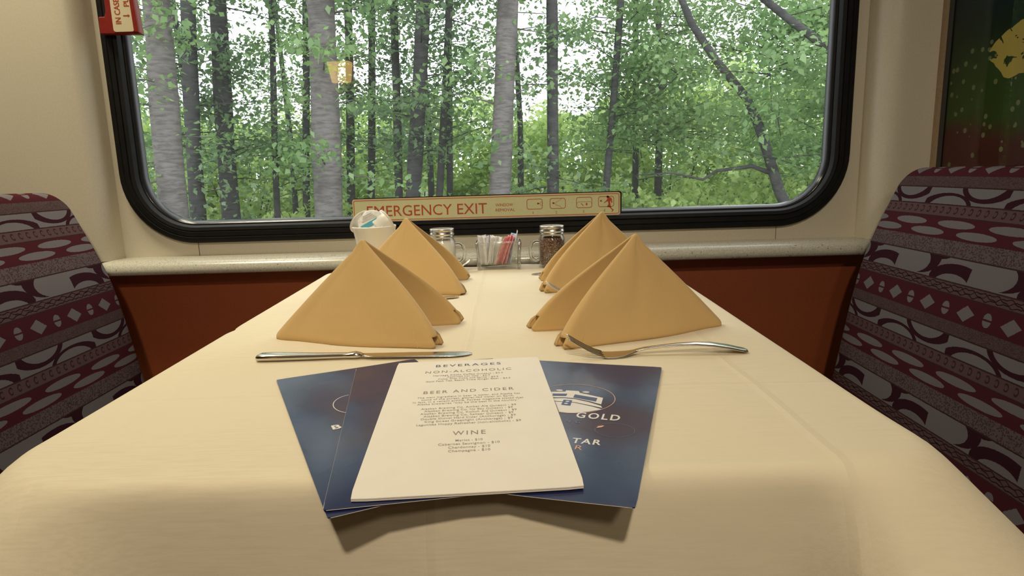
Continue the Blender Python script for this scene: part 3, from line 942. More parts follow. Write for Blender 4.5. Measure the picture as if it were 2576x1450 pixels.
em = [poly2(ROOF), poly2(BAND), poly2(NOSE), poly2(ellipse(-.0143, .0517, .0032, .0018, 14)), poly2(ellipse(.0097, .0508, .0032, .0018, 14))]
e_ = printing(C_, fc, 'train_emblem', em, M['print_white'])
printing(e_, fc, 'emblem_windows', [poly2([(-.0182, .0421), (-.0055, .0437), (-.0056, .0377), (-.0173, .0366)]), poly2([(.0012, .0432), (.0216, .0377), (.0216, .0294), (.0011, .0353)]), poly2([(-.0059, .0286), (.0016, .0284), (.0023, .0157), (-.0057, .0166)])], M['print_blue'], 2)
printing(e_, fc, 'emblem_number', [poly2(ellipse(-.0018, .0247, .0017, .0014, 12)), poly2(ellipse(-.0021, .0199, .0017, .0014, 12))], M['print_white'], 3)
printing(C_, fc, 'gold_ring_print', [ring2(ring_o, ring_i)], M['print_orange'])
printing(C_, fc, 'white_lettering', [text2('GOLD', .0108, -.0078, .0346, .0112, 'l', 1.25, .02)], M['print_white'])
printing(C_, fc, 'white_lettering', [text2('TAR', .0163, -.0550, .0212, .0085, 'l', 1.2, .02)], M['print_white'])
printing(C_, fc, 'pale_lettering', [text2('NG', .0049, -.0190, .0113, .0058, 'l', 2.2)], M['print_ring'])
printing(C_, fc, 'orange_lettering', [text2('R', .0206, -.0655, .0052, .0068, 'l')], M['print_orange'])
printing(C_, fc, 'orange_swish', [poly2([(.0301, -.0252), (.0309, -.0216), (.0339, -.0196), (.0355, -.0199), (.0339, -.0231)])], M['print_orange'])
printing(C_, fc, 'pale_ring_print', [ring2(ellipse(.0441, -.0265, .0150, .0131, 40), ellipse(.0441, -.0265, .0147, .0128, 40))], M['print_ring'])

wm = thing('beverage_menu', 'cream beverage menu card lying on top of the navy menus', 'menu', (-.0384, .5096, TABLE + .0036), .0595)
vf1, z1 = sheet(None, .0007, .0005, w=.1432, l=.2808, rc=.0022)
obj('lower_leaf', *vf1, M['paper'], wm, angle=.8)
vf2, z2 = sheet(None, .0007, .0004, w=.1432, l=.2808, rc=.0022)
top = [(x, y, z + .0012 + .0006 * max(0, (.14 - abs(y)) / .14)) for x, y, z in vf2[0]]
obj('upper_leaf', top, vf2[1], M['paper'], wm, angle=.8)
def fw(x, y, k=1): return (x, y, z2(x, y) + .0007 + .0012 + .0006 * max(0, (.14 - abs(y)) / .14) + .00012)
LINES = [('BEVERAGES', -.0001, .1196, .0646, .0072, 0), ('NON-ALCOHOLIC', 0, .1000, .0832, .0070, 1), ('Heritage Alaska Coffee (Juneau) - $3.5', -.0004, .0900, .0665, .0040, 2), ('Assorted hot teas - $2.9', -.0001, .0845, .0404, .0037, 2), ('Coke, Diet Coke and Sprite - $3.5', -.0003, .0788, .0563, .0039, 2), ('Gold Peak Tea, Beach Tribe Ginger Beer - $4.5', -.0003, .0729, .0784, .0040, 2),
         ('BEER AND CIDER', .0003, .0408, .0797, .0070, 1), ('The main ingredient in beer is water, and Alaska has', .0002, .0294, .0887, .0037, 2), ('some of the purest, glacier-fed water on Earth.', -.0004, .0240, .0793, .0037, 2), ('In fact, in a recent article, Forbes magazine stated that', -.0001, .0184, .0935, .0037, 2), ('Alaska breweries "may be the best in the country."', 0, .0130, .0858, .0037, 2),
         ('Alaskan Brewing Co. Amber Ale (Juneau) - $9', .0002, .0021, .0780, .0037, 2), ('Alaskan Brewing Co. Icy Bay (Juneau) - $9', .0001, -.0035, .0721, .0037, 2), ('Alaskan Brewing Co. Kolsch Ale (Juneau) - $9', .0001, -.0091, .0776, .0037, 2), ('Alaskan Brewing Co. Seltzer (Juneau) - $9', .0001, -.0147, .0717, .0037, 2), ('Double Shovel Hard Cider (Anchorage) - $9', 0, -.0203, .0747, .0037, 2), ('King Street Greenlight (Anchorage) - $9', .0003, -.0259, .0687, .0037, 2), ('Lagunitas Hoppy Refresher (non-alcoholic) - $9', .0003, -.0318, .0808, .0037, 2),
         ('WINE', .0005, -.0524, .0246, .0072, 1), ('Merlot - $10', .0004, -.0638, .0197, .0037, 2), ('Cabernet Sauvignon - $10', .0004, -.0698, .0441, .0037, 2), ('Chardonnay - $10', .0005, -.0756, .0297, .0037, 2), ('Champagne - $10', .0005, -.0814, .0294, .0037, 2)]
def lines(sel): return [text2(t, x, y, w, h, 'c', 1.3 if k < 2 else 1.08, .004 if k < 2 else .008) for t, x, y, w, h, k in sel]
printing(wm, fw, 'title', lines(LINES[:1]), M['ink_dark'])
for a, b in ((1, 6), (6, 18), (18, 23)):
    printing(wm, fw, 'heading', lines(LINES[a:a + 1]), M['ink_mid'])
    for i, j in (((7, 11), (11, 18)) if a == 6 else ((a + 1, b),)):
        printing(wm, fw, 'paragraph', lines(LINES[i:j]), M['ink_light'])

# ------------------------------------------------------------------ cutlery
def sect(x, hw, z0, z1, n=16, y=0, p=2.6):
    zc, hz = (z0 + z1) / 2, (z1 - z0) / 2
    L = []
    for i in range(n):
        a = 2 * PI * i / n; c, s = math.cos(a), math.sin(a)
        L.append((x, y + hw * math.copysign(abs(c) ** (2 / p), c), zc + hz * math.copysign(abs(s) ** (2 / p), s)))
    return L
def interp(tbl, n):
    out = []
    for (a, b) in zip(tbl, tbl[1:]):
        for i in range(n): out.append(tuple(p + (q - p) * i / n for p, q in zip(a, b)))
    return out + [tbl[-1]]
def make_knife(label, loc, rz):
    k = thing('table_knife', label, 'knife', loc, rz, 'table knives')
    H_ = [(-.1172, .003, .0020, .0045), (-.1160, .0065, .0008, .0068), (-.112, .0085, .0004, .0082), (-.100, .0090, .0003, .0084), (-.080, .0080, .0004, .0078), (-.055, .0064, .0006, .0070), (-.030, .0053, .0009, .0066), (-.018, .0050, .0010, .0064), (-.013, .0058, .0008, .0072), (-.009, .0062, .0008, .0076), (-.005, .0055, .0012, .0066), (-.002, .0042, .0018, .0054)]
    obj('handle', *loft([sect(*q) for q in interp(H_, 2)], True, True, True), M['steel'], k)
    B = [(-.003, .0050, .0022, .0048, 0), (.010, .0078, .0024, .0043, -.001), (.030, .0088, .0022, .0038, -.001), (.060, .0093, .0019, .0034, -.001), (.085, .0096, .0016, .0030, -.0005), (.100, .0092, .0013, .0026, 0), (.108, .0078, .0012, .0023, .001), (.1135, .0052, .0011, .0020, .002), (.1165, .0022, .0011, .0017, .003)]
    obj('blade', *loft([sect(x, hw, a, b, 16, y) for x, hw, a, b, y in interp(B, 2)], True, True, True), M['steel'], k)
    return k
kn = make_knife('silver table knife lying alone between the near left napkin and the navy menus', (-.1622, .687, TABLE), -.01)
copy_tree(kn, (-.2000, 1.003, TABLE), .03, 'silver table knife whose rounded tip shows between the two left napkins')
copy_tree(kn, (.1535, 1.212, TABLE), PI + .02, 'silver table knife whose tip pokes out left of the napkin by the pepper jar')

def make_fork(label, loc, rz):
    k = thing('dinner_fork', label, 'fork', loc, rz, 'dinner forks')
    Hn = [(.0968, .0035, .0012, .0028), (.0955, .0080, .0008, .0032), (.090, .0100, .0016, .0043), (.078, .0098, .0044, .0074), (.060, .0082, .0076, .0106), (.042, .0062, .0092, .0120), (.022, .0045, .0090, .0117), (.004, .0036, .0078, .0104), (-.012, .0034, .0062, .0088), (-.022, .0042, .0040, .0064)]
    obj('handle', *loft([sect(*q) for q in interp(Hn, 3)], True, True, True), M['steel'], k)
    Bw = [(-.020, .0040, .0044, .0066), (-.028, .0075, .0022, .0044), (-.036, .0112, .0008, .0029), (-.045, .0130, .0003, .0022), (-.053, .0130, .0008, .0025), (-.058, .0128, .0018, .0034)]
    obj('bowl', *loft([sect(*q) for q in interp(Bw, 3)], True, True, True), M['steel'], k)
    tip = [(-.056, 0, .0024, .0011), (-.064, 0, .0052, .0011), (-.074, 0, .0106, .0010), (-.084, 0, .0168, .0009), (-.0915, 0, .0218, .0008), (-.0945, 0, .0238, .0004)]
    for y in (-.0108, -.0036, .0036, .0108):
        loops = [sect(x, .0017 if i < 4 else (.0012 if i < 5 else .0005), z - r, z + r, 10, y * (1 - .06 * i / 5)) for i, (x, _, z, r) in enumerate(tip)]
        obj('tine', *loft(loops, True, True, True), M['steel'], k)
    return k
fk = make_fork('silver dinner fork lying alone in front of the near right napkin', (.150, .668, TABLE), .02)
copy_tree(fk, (.1475, .990, TABLE), .0, 'silver dinner fork whose raised tines show between the two right napkins')
copy_tree(fk, (-.173, 1.262, TABLE), PI, 'silver dinner fork whose tines show behind the far left napkin near the salt jar')

# ------------------------------------------------------------------ salt and pepper jars
def make_jar(name, label, cat, loc, rz, fill, fill_name, top):
    j = thing(name, label, cat, loc, rz, 'handled jar shakers')
    body = [(.010, .0), (.0225, .0005), (.0255, .003), (.0265, .008), (.0268, .030), (.0268, .050), (.0258, .056), (.0232, .0615), (.0218, .065), (.0218, .068), (.0205, .068), (.0205, .0645), (.0218, .061), (.0243, .055), (.0252, .049), (.0252, .008), (.0235, .004), (.010, .0035)]
    obj('glass_body', *lathe(body, 40), M['jar'], j)
    hp = [(.0255, 0, .052), (.033, 0, .0525), (.0395, 0, .0485), (.043, 0, .040), (.0435, 0, .030), (.0415, 0, .021), (.036, 0, .0155), (.031, 0, .0145), (.0265, 0, .017)]
    obj('handle', *tube(interp(hp, 3), .0034, 10), M['solid_glass'], j)
    fl = [(.004, .0045), (.0225, .005), (.0244, .009), (.0246, .030), (.0246, min(.050, top)), (.0236, .0545), (.0212, .0590), (.006, .0600)]
    fill_o = obj(fill_name, *lathe(fl, 32), fill, j); fill_o['kind'] = 'stuff'
    ld = [(.0228, .0655), (.0243, .0655), (.0247, .0668), (.0238, .0682), (.0238, .0705), (.0246, .0715), (.0246, .0728), (.0238, .0738), (.0238, .0785), (.0243, .0800), (.0240, .0818), (.0230, .0826), (.0180, .0822), (.0170, .0826), (.0010, .0830)]
    lid = obj('metal_lid', *lathe(ld, 40), M['lid'], j)
    holes = [flat(poly2(ellipse(x, y, .0011, .0011, 8)), lambda a, b: (a, b, .0833)) for x, y in [(0, 0)] + [(.009 * math.cos(a), .009 * math.sin(a)) for a in [PI / 4 * i for i in range(8)]]]
    obj('shaker_holes', *join(*holes), M['black'], lid, smooth=False, fix=False)
    return j
make_jar('salt_jar', 'glass jar of white salt with a zinc lid and handle on its right', 'salt shaker', (-.1355, 1.297, TABLE + .001), 0, M['salt'], 'salt', .048)
make_jar('pepper_jar', 'glass jar of brown pepper with a zinc lid and handle on its left', 'pepper shaker', (.0818, 1.297, TABLE + .001), PI, M['pepper'], 'pepper', .056)

# ------------------------------------------------------------------ sweetener caddy and sachets
cx, cy = -.0243, 1.301
cd = thing('sweetener_caddy', 'rectangular pressed glass caddy holding sweetener sachets between the two jars', 'caddy', (cx, cy, TABLE + .001))
def cl(hw, hd, z, r=.004): return [(p[0], p[1], z) for p in rrect(-hw, hw, -hd, hd, r, 4)]
v, f = loft([cl(.0405, .0225, 0), cl(.0412, .0232, .002), cl(.0415, .0235, .026), cl(.0435, .0250, .051), cl(.0437, .0252, .0535), cl(.0405, .0220, .0535, .003), cl(.0385, .0205, .026, .003), cl(.0380, .0200, .0085, .003)], True, True, True)
obj('glass_tray', v, f, M['caddy'], cd, angle=.7)
posts = [tube([(sx_ * .0398, sy_ * .0218, 0), (sx_ * .0402, sy_ * .0222, .026), (sx_ * .0424, sy_ * .0240, .0535)], .0032, 8) for sx_ in (-1, 1) for sy_ in (-1, 1)]
for q in posts: obj('corner_rib', *q, M['rib'], cd)
rim = tube([(p[0], p[1], .0535) for p in rrect(-.0422, .0422, -.0238, .0238, .004, 4)] + [(.0422, .0198, .0535)], .0018, 8)
obj('rim_bead', *rim, M['rib'], cd)

def sachet_mesh(h, w):
    V = []; F = []; n = 18; m = 6
    for s in (-1, 1):
        for k in range(n + 1):
            t = k / n; z = h * t
            th = .0016 * math.sin(PI * min(max((t - .07) / .86, 0), 1)) ** .6
            for i in range(m + 1):
                q = i / m; y = (q - .5) * w
                e = math.sin(PI * q) ** .5 if 0 < q < 1 else 0
                V.append((s * (th * e + .0002) + .0004 * math.sin(9 * t), y, z))
    N = (n + 1) * (m + 1)
    for s in (0, 1):
        for k in range(n):
            for i in range(m):
                a = s * N + k * (m + 1) + i
                F.append((a, a + 1, a + m + 2, a + m + 1))
    for k in range(n):
        for i in (0, m): a = k * (m + 1) + i; F.append((a, a + m + 1, N + a + m + 1, N + a))
    for i in range(m):
        for k in (0, n): a = k * (m + 1) + i; F.append((a, a + 1, N + a + 1, N + a))
    return V, F
def sachet(x, lean, h, mat, label, group, dy=0, z=.009, w=.034):
    if sachet.cache.get(mat.name) is None:
        V, F = sachet_mesh(.060, w); me = mesh_data('sachet', V, F, mat); fix_normals(me); sachet.cache[mat.name] = me
    o = bpy.data.objects.new('sweetener_sachet', sachet.cache[mat.name]); C.objects.link(o)
    o.location = (cx + x, cy + dy, TABLE + .001 + z); o.rotation_euler = (0, lean, .5 * math.sin(x * 900)); o.scale = (1, 1, h / .060)
    tag(o, label, 'sachet', group)
sachet.cache = {}
WL = 'white paper sachet standing upright at the left end of the glass caddy'
for x, l, h in ((-.0335, -.02, .056), (-.0305, -.02, .057), (-.0275, .02, .055), (-.0245, .00, .0565), (-.0215, -.03, .055)): sachet(x, l, h, M['pk_white'], WL, 'white sachets at the left of the caddy', (x * 37 % .003) - .0015)
WC = 'white paper sachet leaning to the right in the middle of the glass caddy'
for x, l, h in ((-.0205, .13, .056), (-.0180, .16, .0565), (-.0155, .20, .055), (-.0130, .27, .055), (-.0105, .33, .055), (-.0075, .40, .055)): sachet(x, l, h, M['pk_white'] if x < -.012 else M['pk_cream'], WC, 'white sachets leaning in the middle of the caddy', (x * 41 % .003) - .0015)
PKL = 'pink sweetener sachet leaning among the white ones in the glass caddy'
for x, l, h in ((-.0010, .37, .058), (.0030, .36, .058), (.0068, .34, .060), (.0100, .32, .059)): sachet(x, l, h, M['pk_pink'], PKL, 'pink sachets in the caddy', (x * 41 % .003) - .0015)
sachet(.0165, .28, .061, M['pk_blue'], 'blue sweetener sachet next to the pink ones in the glass caddy', None)
sachet(.0210, .26, .067, M['pk_cream'], 'cream sachet sticking up highest at the right end of the glass caddy', None)

# ------------------------------------------------------------------ creamer cup
cpx, cpy = -.2570, 1.240
cup = thing('ceramic_cup', 'flared white ceramic cup of creamer tubs behind the left napkins', 'cup', (cpx, cpy, TABLE + .001))
pr = [(.010, .0), (.0255, .0), (.0275, .002), (.0295, .012), (.0315, .030), (.0335, .052), (.0358, .072), (.0385, .085), (.0412, .0935), (.0416, .0955), (.0405, .0968), (.0385, .0955), (.0355, .086), (.0325, .070), (.0300, .045), (.0275, .015), (.010, .008)]
obj('cup_body', *lathe(pr, 56), M['ceramic'], cup)
def make_tub(label, loc, rot):
    t = thing('creamer_tub', label, 'creamer', loc, 0, 'creamer tubs in the white cup'); t.rotation_euler = rot
    obj('tub', *lathe([(.004, -.022), (.0125, -.022), (.0140, -.0205), (.0148, -.013), (.0155, -.0125), (.0175, -.001), (.0178, 0), (.0205, 0), (.0208, .0006), (.0205, .0012), (.017, .0012)], 32), M['tub'], t)
    lid = obj('foil_lid', *lathe([(.0206, .0013), (.0210, .0018), (.0190, .0022), (.0100, .0019), (.001, .0021)], 32), M['foil'], t)
    pr_ = [poly2([(-.016, -.0085), (.0135, -.0085 + .004), (.0120, .0010 + .004), (-.0170, .0015 - .004)][::1])]
    obj('teal_print', *join(*[flat(q, lambda x, y: (x, y, .0026)) for q in pr_]), M['teal'], lid, smooth=False, fix=False)
    ls = [polyline2([(-.013 + .001 * i, .004 + .0028 * i), (.010 - .002 * i, .007 + .0028 * i)], .0009) for i in range(4)]
    obj('grey_print', *join(*[flat(q, lambda x, y: (x, y, .0026)) for q in ls]), M['grey_print'], lid, smooth=False, fix=False)
    return t
t1 = make_tub('creamer tub with its printed foil lid facing forward in the middle of the cup', (cpx - .001, cpy - .017, TABLE + .1045), (1.0, -.25, .15)); t1.scale = (1.22, 1.22, 1.22)
copy_tree(t1, (cpx - .0235, cpy + .004, TABLE + .1040), (-.75, -.75, .3), 'creamer tub lying tilted on the left of the cup, its white side outward') 
copy_tree(t1, (cpx + .0245, cpy + .000, TABLE + .1030), (-.5, 1.05, 0), 'creamer tub lying on the right of the cup next to the napkin peak')
copy_tree(t1, (cpx + .003, cpy + .016, TABLE + .1010), (.1, .1, 1.0), 'creamer tub at the back of the cup, mostly hidden by the front ones')

# ------------------------------------------------------------------ amber wall lamp on the far side of the aisle (seen mirrored in the pane)
wl = thing('wall_lamp', 'amber shaded wall lamp on the aisle wall, mirrored in the window glass', 'lamp', (-1.06, -1.6, 1.45))
obj('lamp_shade', *loft([[(p[0], p[1], z) for p in rrect(-a, a, .03, .03 + 1.3 * a, .02, 4)] for a, z in ((.058, .065), (.066, .12), (.075, .185))], True, True, True), M['lamp'], wl)
obj('back_plate', *box(-.03, .03, 0, .03, .02, .16), M['steel_dark'], wl, smooth=False)
obj('bracket', *box(-.10, .10, .0, .06, .0, .008), M['ceramic'], wl, smooth=False)

# ------------------------------------------------------------------ the wood outside
GZ = -1.35
v, f = [(-60, 1.9, GZ), (60, 1.9, GZ), (60, 70, GZ + 1.5), (-60, 70, GZ + 1.5), (-60, 1.9, GZ - .2), (60, 1.9, GZ - .2), (60, 70, GZ - .2), (-60, 70, GZ - .2)], [(0, 1, 2, 3), (7, 6, 5, 4), (0, 4, 5, 1), (1, 5, 6, 2), (2, 6, 7, 3), (3, 7, 4, 0)]
gnd = obj('ground', v, f, M['soil'], smooth=False); gnd['kind'] = 'structure'

def leaf_mesh(name, cen, size, mat, parent, loc):
    n = len(cen)
    th = rng.uniform(0, 2 * PI, n); tilt = rng.normal(0, .55, n); roll = rng.normal(0, .6, n)
    s = size * rng.uniform(.65, 1.25, n)
    d = np.stack([np.cos(th) * np.cos(tilt), np.sin(th) * np.cos(tilt), np.sin(tilt) - .25], 1)
    side = np.stack([-np.sin(th), np.cos(th), np.zeros(n)], 1)
    up = np.cross(d, side)
    sd = side * np.cos(roll)[:, None] + up * np.sin(roll)[:, None]
    fold = np.cross(d, sd) * (.10 * s)[:, None]
    L = s[:, None]
    base = cen - d * L * .5; tip = cen + d * L * .5
    l1 = cen - d * L * .12 + sd * L * .36 + fold; r1 = cen - d * L * .12 - sd * L * .36 + fold
    V = np.stack([base, l1, tip, r1], 1).reshape(-1, 3)
    me = bpy.data.meshes.new(name); me.vertices.add(4 * n); me.vertices.foreach_set('co', V.astype(np.float32).ravel())
    idx = np.arange(n) * 4
    quads = np.stack([idx, idx + 1, idx + 2, idx + 3], 1)
    me.loops.add(4 * n); me.loops.foreach_set('vertex_index', quads.astype(np.int32).ravel())
    me.polygons.add(n); me.polygons.foreach_set('loop_start', (np.arange(n) * 4).astype(np.int32)); me.polygons.foreach_set('loop_total', np.full(n, 4, np.int32))
    me.materials.append(mat); me.update(); me.validate()
    o = bpy.data.objects.new(name, me); C.objects.link(o); o.parent = parent
    return o

def spray(p0, direction, length, nleaf, spread):
    t = rng.uniform(.1, 1, nleaf) ** .7
    p = p0 + np.outer(t * length, direction) + rng.normal(0, 1, (nleaf, 3)) * spread * np.array([1, 1, .55])
    p[:, 2] -= (t * length) ** 2 * .10
    return p

def tree(label, x, y, xt, zt, z0, r, bark, leafmat, nspray, zlo, zhi, nleaf=60, blen=(.5, 1.3), lsize=.075, path=None, group=None, extra=None, spread=.16):
    root = thing('forest_tree', label, 'tree', (x, y, GZ), 0, group)
    lean = (xt - x) / (zt - z0)
    top = zhi + 1.2
    if path is None:
        zs = np.linspace(GZ - .15, top, 16)
        pts = [(x + lean * (z - z0), y + .03 * math.sin(z * 1.7 + x), z) for z in zs]
    else: pts = path
    rad = [max(r * (1.12 - .42 * i / (len(pts) - 1)), .008) * (1 + .05 * math.sin(i * 2.3 + x)) for i in range(len(pts))]
    parts = [tube([(a - x, b - y, c - GZ) for a, b, c in pts], rad, 14)]
    cen = []
    P_ = np.array(pts)
    for k in range(nspray):
        z = rng.uniform(zlo, zhi)
        px = np.interp(z, P_[:, 2], P_[:, 0]) if path is None or P_[0, 2] < P_[-1, 2] else x
        a = rng.uniform(0, 2 * PI); el = rng.normal(.12, .25)
        d = np.array([math.cos(a) * math.cos(el), math.sin(a) * math.cos(el) * .8, math.sin(el)])
        ln = rng.uniform(*blen)
        p0 = np.array([px, y, z])
        cen.append(spray(p0 + d * r * .5, d, ln, int(nleaf * 1.35), spread))
        e = p0 + d * ln * .8 - np.array([0, 0, ln ** 2 * .05])
        parts.append(tube([tuple(p0 - (x, y, GZ)), tuple(p0 + d * ln * .45 - (x, y, GZ)), tuple(e - (x, y, GZ))], [max(.10 * r, .007), .006, .003], 5))
    for br in (extra or []):
        parts.append(tube([(a - x, b - y, c - GZ) for a, b, c, q in br], [q[3] for q in br], 8))
    obj('trunk', *join(*parts), bark, root)
    if cen: leaf_mesh('foliage', np.concatenate(cen) - (x, y, GZ), lsize, leafmat, root, None)
    return root

BP, BD = M['bark_pale'], M['bark_dark']; LD, LM, LB = M['leaf_dark'], M['leaf_mid'], M['leaf_bright']
#      label, Y, x at foot of view, z there, x at top, z there, radius, bark, leaves, sprays, zlo, zhi, leaf count, branch length
TREES = [
 ('stout pale grey trunk filling the left end of the window', 6.5, -3.2877, .6563, -3.2396, 2.5658, .130, BP, LM, 22, .5, 3.4, 50, (.4, 1.0)),
 ('dark trunk just right of the stout pale trunk at the window\'s left', 8.5, -4.0091, .5576, -3.8509, 3.0525, .093, BD, LD, 30, .3, 4.5, 60, (.5, 1.3)),
 ('knotty dark trunk between the stout pale trunk and the thin dark pole tree', 9.0, -3.7971, .5217, -3.6946, 3.1658, .115, BD, LD, 26, .8, 4.6, 60, (.4, 1.1)),
 ('thin dark pole tree standing alone left of the widest grey trunk', 9.5, -3.3357, 0.4787, -3.1721, 3.2692, .043, BD, LM, 20, .6, 4.6, 60, (.4, 1.1)),
 ('slim dark trunk touching the left side of the widest grey trunk', 10.0, -3.0671, 0.4411, -2.8393, 3.3778, .052, BD, LM, 16, .6, 4.8, 60, (.4, 1.0)),
 ('widest grey trunk, right behind the left end of the exit sign', 7.0, -1.9116, 0.5870, -1.8404, 2.6454, .144, BP, LM, 26, .7, 3.8, 52, (.4, 1.1)),
 ('slim dark trunk touching the right side of the widest grey trunk', 10.5, -2.5079, 0.3953, -2.3429, 3.4819, .064, BD, LD, 24, .8, 5, 60, (.4, 1.2)),
 ('slim leafy trunk midway between the widest grey trunk and the dark leaning one', 11.0, -2.2969, 0.3594, -2.0792, 3.5923, .060, BD, LD, 32, .6, 5, 60, (.5, 1.3)),
 ('thin straight trunk close to the left of the dark leaning trunk', 9.5, -1.5840, 0.4285, -1.4986, 3.2239, .058, BD, LD, 20, 1.0, 4.8, 60, (.4, 1.1)),
 ('dark trunk leaning to the right above the word emergency', 8.5, -1.2486, 0.4786, -0.9733, 2.9746, .095, BD, LD, 22, .9, 4.5, 60, (.4, 1.1)),
 ('left one of the crossing pair of thin trunks above the word exit', 9.0, -0.9648, 0.4406, -0.6925, 3.0845, .049, BD, LM, 22, .8, 4.5, 60, (.4, 1.1)),
 ('right one of the crossing pair of thin trunks above the word exit', 10.0, -0.9035, 0.3792, -0.7922, 3.3223, .048, BD, LD, 22, .8, 4.8, 60, (.4, 1.1)),
 ('broad grey trunk behind the middle of the exit sign', 7.5, -0.1179, 0.5058, 0.0465, 2.7119, .118, BP, LM, 26, .9, 4.0, 52, (.4, 1.1)),
 ('narrow dark upright trunk behind the sign\'s step pictures', 8.0, 0.5297, 0.4575, 0.5512, 2.8157, .068, BD, LD, 14, .7, 4.2, 50, (.3, .9)),
 ('thin leaning trunk rising from the right end of the exit sign', 9.0, 1.3013, 0.3757, 1.5133, 3.0248, .046, BD, LM, 22, .8, 4.6, 60, (.4, 1.1)),
 ('short dark stem low in the bushes right of the exit sign', 11.0, 2.0949, 0.2336, 2.0882, 3.4794, .050, BD, LM, 40, .6, 5, 70, (.5, 1.4)),
]
for (lab, Y, xb, zb, xt, zt, r, bark, leaf, ns, zlo, zhi, nl, bl) in TREES:
    lean = (xt - xb) / (zt - zb)
    ns, zhi = int(ns * 1.7), zhi + 3.2
    tree(lab, xb + lean * (GZ - zb), Y, xt, zt, zt - (xt - (xb + lean * (GZ - zb))) / lean if abs(lean) > 1e-6 else GZ, r, bark, leaf, ns, zlo, zhi, nl, bl)

# the crooked tree at the right and the one reaching in from beyond the frame
cp = [(3.30, 8.0, GZ), (3.40, 8.0, -.4), (3.4522, 8.0, .1807), (3.2644, 8.0, .5705), (3.0998, 8.0, 1.0462), (2.98, 8.0, 1.36), (2.8394, 8.0, 1.6507), (2.4511, 8.0, 2.1096), (2.1639, 8.0, 2.5127), (1.9, 8.0, 3.1)]
b1 = [(3.2077, 8.0, .7617, .030), (2.916, 7.98, .8736, .024), (2.4873, 7.96, .8293, .019), (2.3223, 7.95, .7302, .015), (1.9613, 7.95, .8207, .011), (1.5309, 7.94, .8093, .006)]
def tree_path(label, path, r, bark, leaf, spots, extra, nl, lsize=.075, spread=.17, bl=(.5, 1.2)):
    x, y, _ = path[0]
    root = thing('forest_tree', label, 'tree', (x, y, GZ))
    rad = [max(r * (1 - .55 * i / (len(path) - 1)), .01) for i in range(len(path))]
    parts = [tube([(a - x, b - y, c - GZ) for a, b, c in path], rad, 12)]
    for br in extra: parts.append(tube([(a - x, b - y, c - GZ) for a, b, c, q in br], [q for a, b, c, q in br], 8))
    cen = []
    for (sx_, sy_, sz_) in spots:
        for k in range(3):
            a = rng.uniform(0, 2 * PI); el = rng.normal(.05, .25); ln = rng.uniform(*bl)
            d = np.array([math.cos(a) * math.cos(el), math.sin(a) * math.cos(el) * .8, math.sin(el)])
            cen.append(spray(np.array([sx_, sy_, sz_]), d, ln, int(nl * 2.0), spread))
            parts.append(tube([(sx_ - x, sy_ - y, sz_ - GZ), tuple(np.array([sx_, sy_, sz_]) + d * ln * .8 - (x, y, GZ))], [.008, .003], 5))
    obj('trunk', *join(*parts), bark, root)
    leaf_mesh('foliage', np.concatenate(cen) - (x, y, GZ), lsize, leaf, root, None)
spots = [(rng.uniform(1.7, 4.6), rng.uniform(8.3, 9.6), rng.uniform(1.0, 2.9)) for _ in range(30)]
tree_path('crooked dark tree bending left across the right part of the window', cp, .080, BD, LM, spots, [b1], 60)
up = [(4.6, 7.0, GZ), (4.55, 7.0, .2), (4.3, 7.0, 1.1), (3.9154, 7.0, 1.642), (3.3615, 7.0, 1.9893), (2.9406, 7.0, 2.2888), (2.6288, 7.0, 2.5244), (2.3608, 7.0, 2.7558), (2.0, 7.0, 3.1)]
spots = [(rng.uniform(2.7, 4.4), rng.uniform(6.7, 8.0), rng.uniform(.9, 2.6)) for _ in range(13)]
tree_path('slanting branch tree reaching in at the upper right corner of the window', up, .062, BD, LM, spots, [], 50)

# leafy trees filling the middle distance on the right and left
def leafy(label, x, y, h, w, n, leaf, zlo, lsize=.08, group=None):
    root = thing('leafy_tree', label, 'tree', (x, y, GZ), 0, group)
    pts = [(0, 0, 0), (.05, 0, h * .35), (-.04, 0, h * .7), (0, 0, h)]
    parts = [tube(pts, [.07, .055, .04, .015], 8)]
    cen = []
    for k in range(n):
        z = rng.uniform(zlo - GZ, h); a = rng.uniform(0, 2 * PI); ln = w * rng.uniform(.35, 1.0); el = rng.normal(.15, .2)
        d = np.array([math.cos(a) * math.cos(el), math.sin(a) * math.cos(el), math.sin(el)])
        cen.append(spray(np.array([0, 0, z]), d, ln, 105, .20))
        parts.append(tube([(0, 0, z), tuple(d * ln * .85 + np.array([0, 0, z]))], [.010, .003], 5))
    obj('trunk', *join(*parts), BD, root)
    leaf_mesh('foliage', np.concatenate(cen), lsize, leaf, root, None)
leafy('leafy green tree whose crown fills the glass right of the thin leaning trunk', 2.35, 10.6, 8.7, 1.7, 112, LM, 1.0)
leafy('leafy green tree at the far right edge of the glass behind the crooked one', 4.9, 10.2, 8.5, 1.7, 98, LM, .6)
leafy('leafy tree with darker leaves behind the dark leaning trunk', -1.5, 12.5, 8.7, 1.5, 46, LD, 1.3)
leafy('leafy tree with darker leaves between the first trunks at the window\'s left', -5.2, 11.0, 8.7, 1.7, 60, LD, 1.0)
leafy('leafy tree behind the knotty dark trunk and the thin pole tree', -4.4, 13.5, 8.5, 1.5, 26, LM, 1.4)
leafy('leafy tree behind the broad grey trunk in the middle of the window', .2, 13.0, 8.7, 1.5, 34, LM, 1.5)

leafy('leafy green tree half cut off by the left end of the window', -7.0, 11.8, 8.0, 1.6, 60, LM, .4)

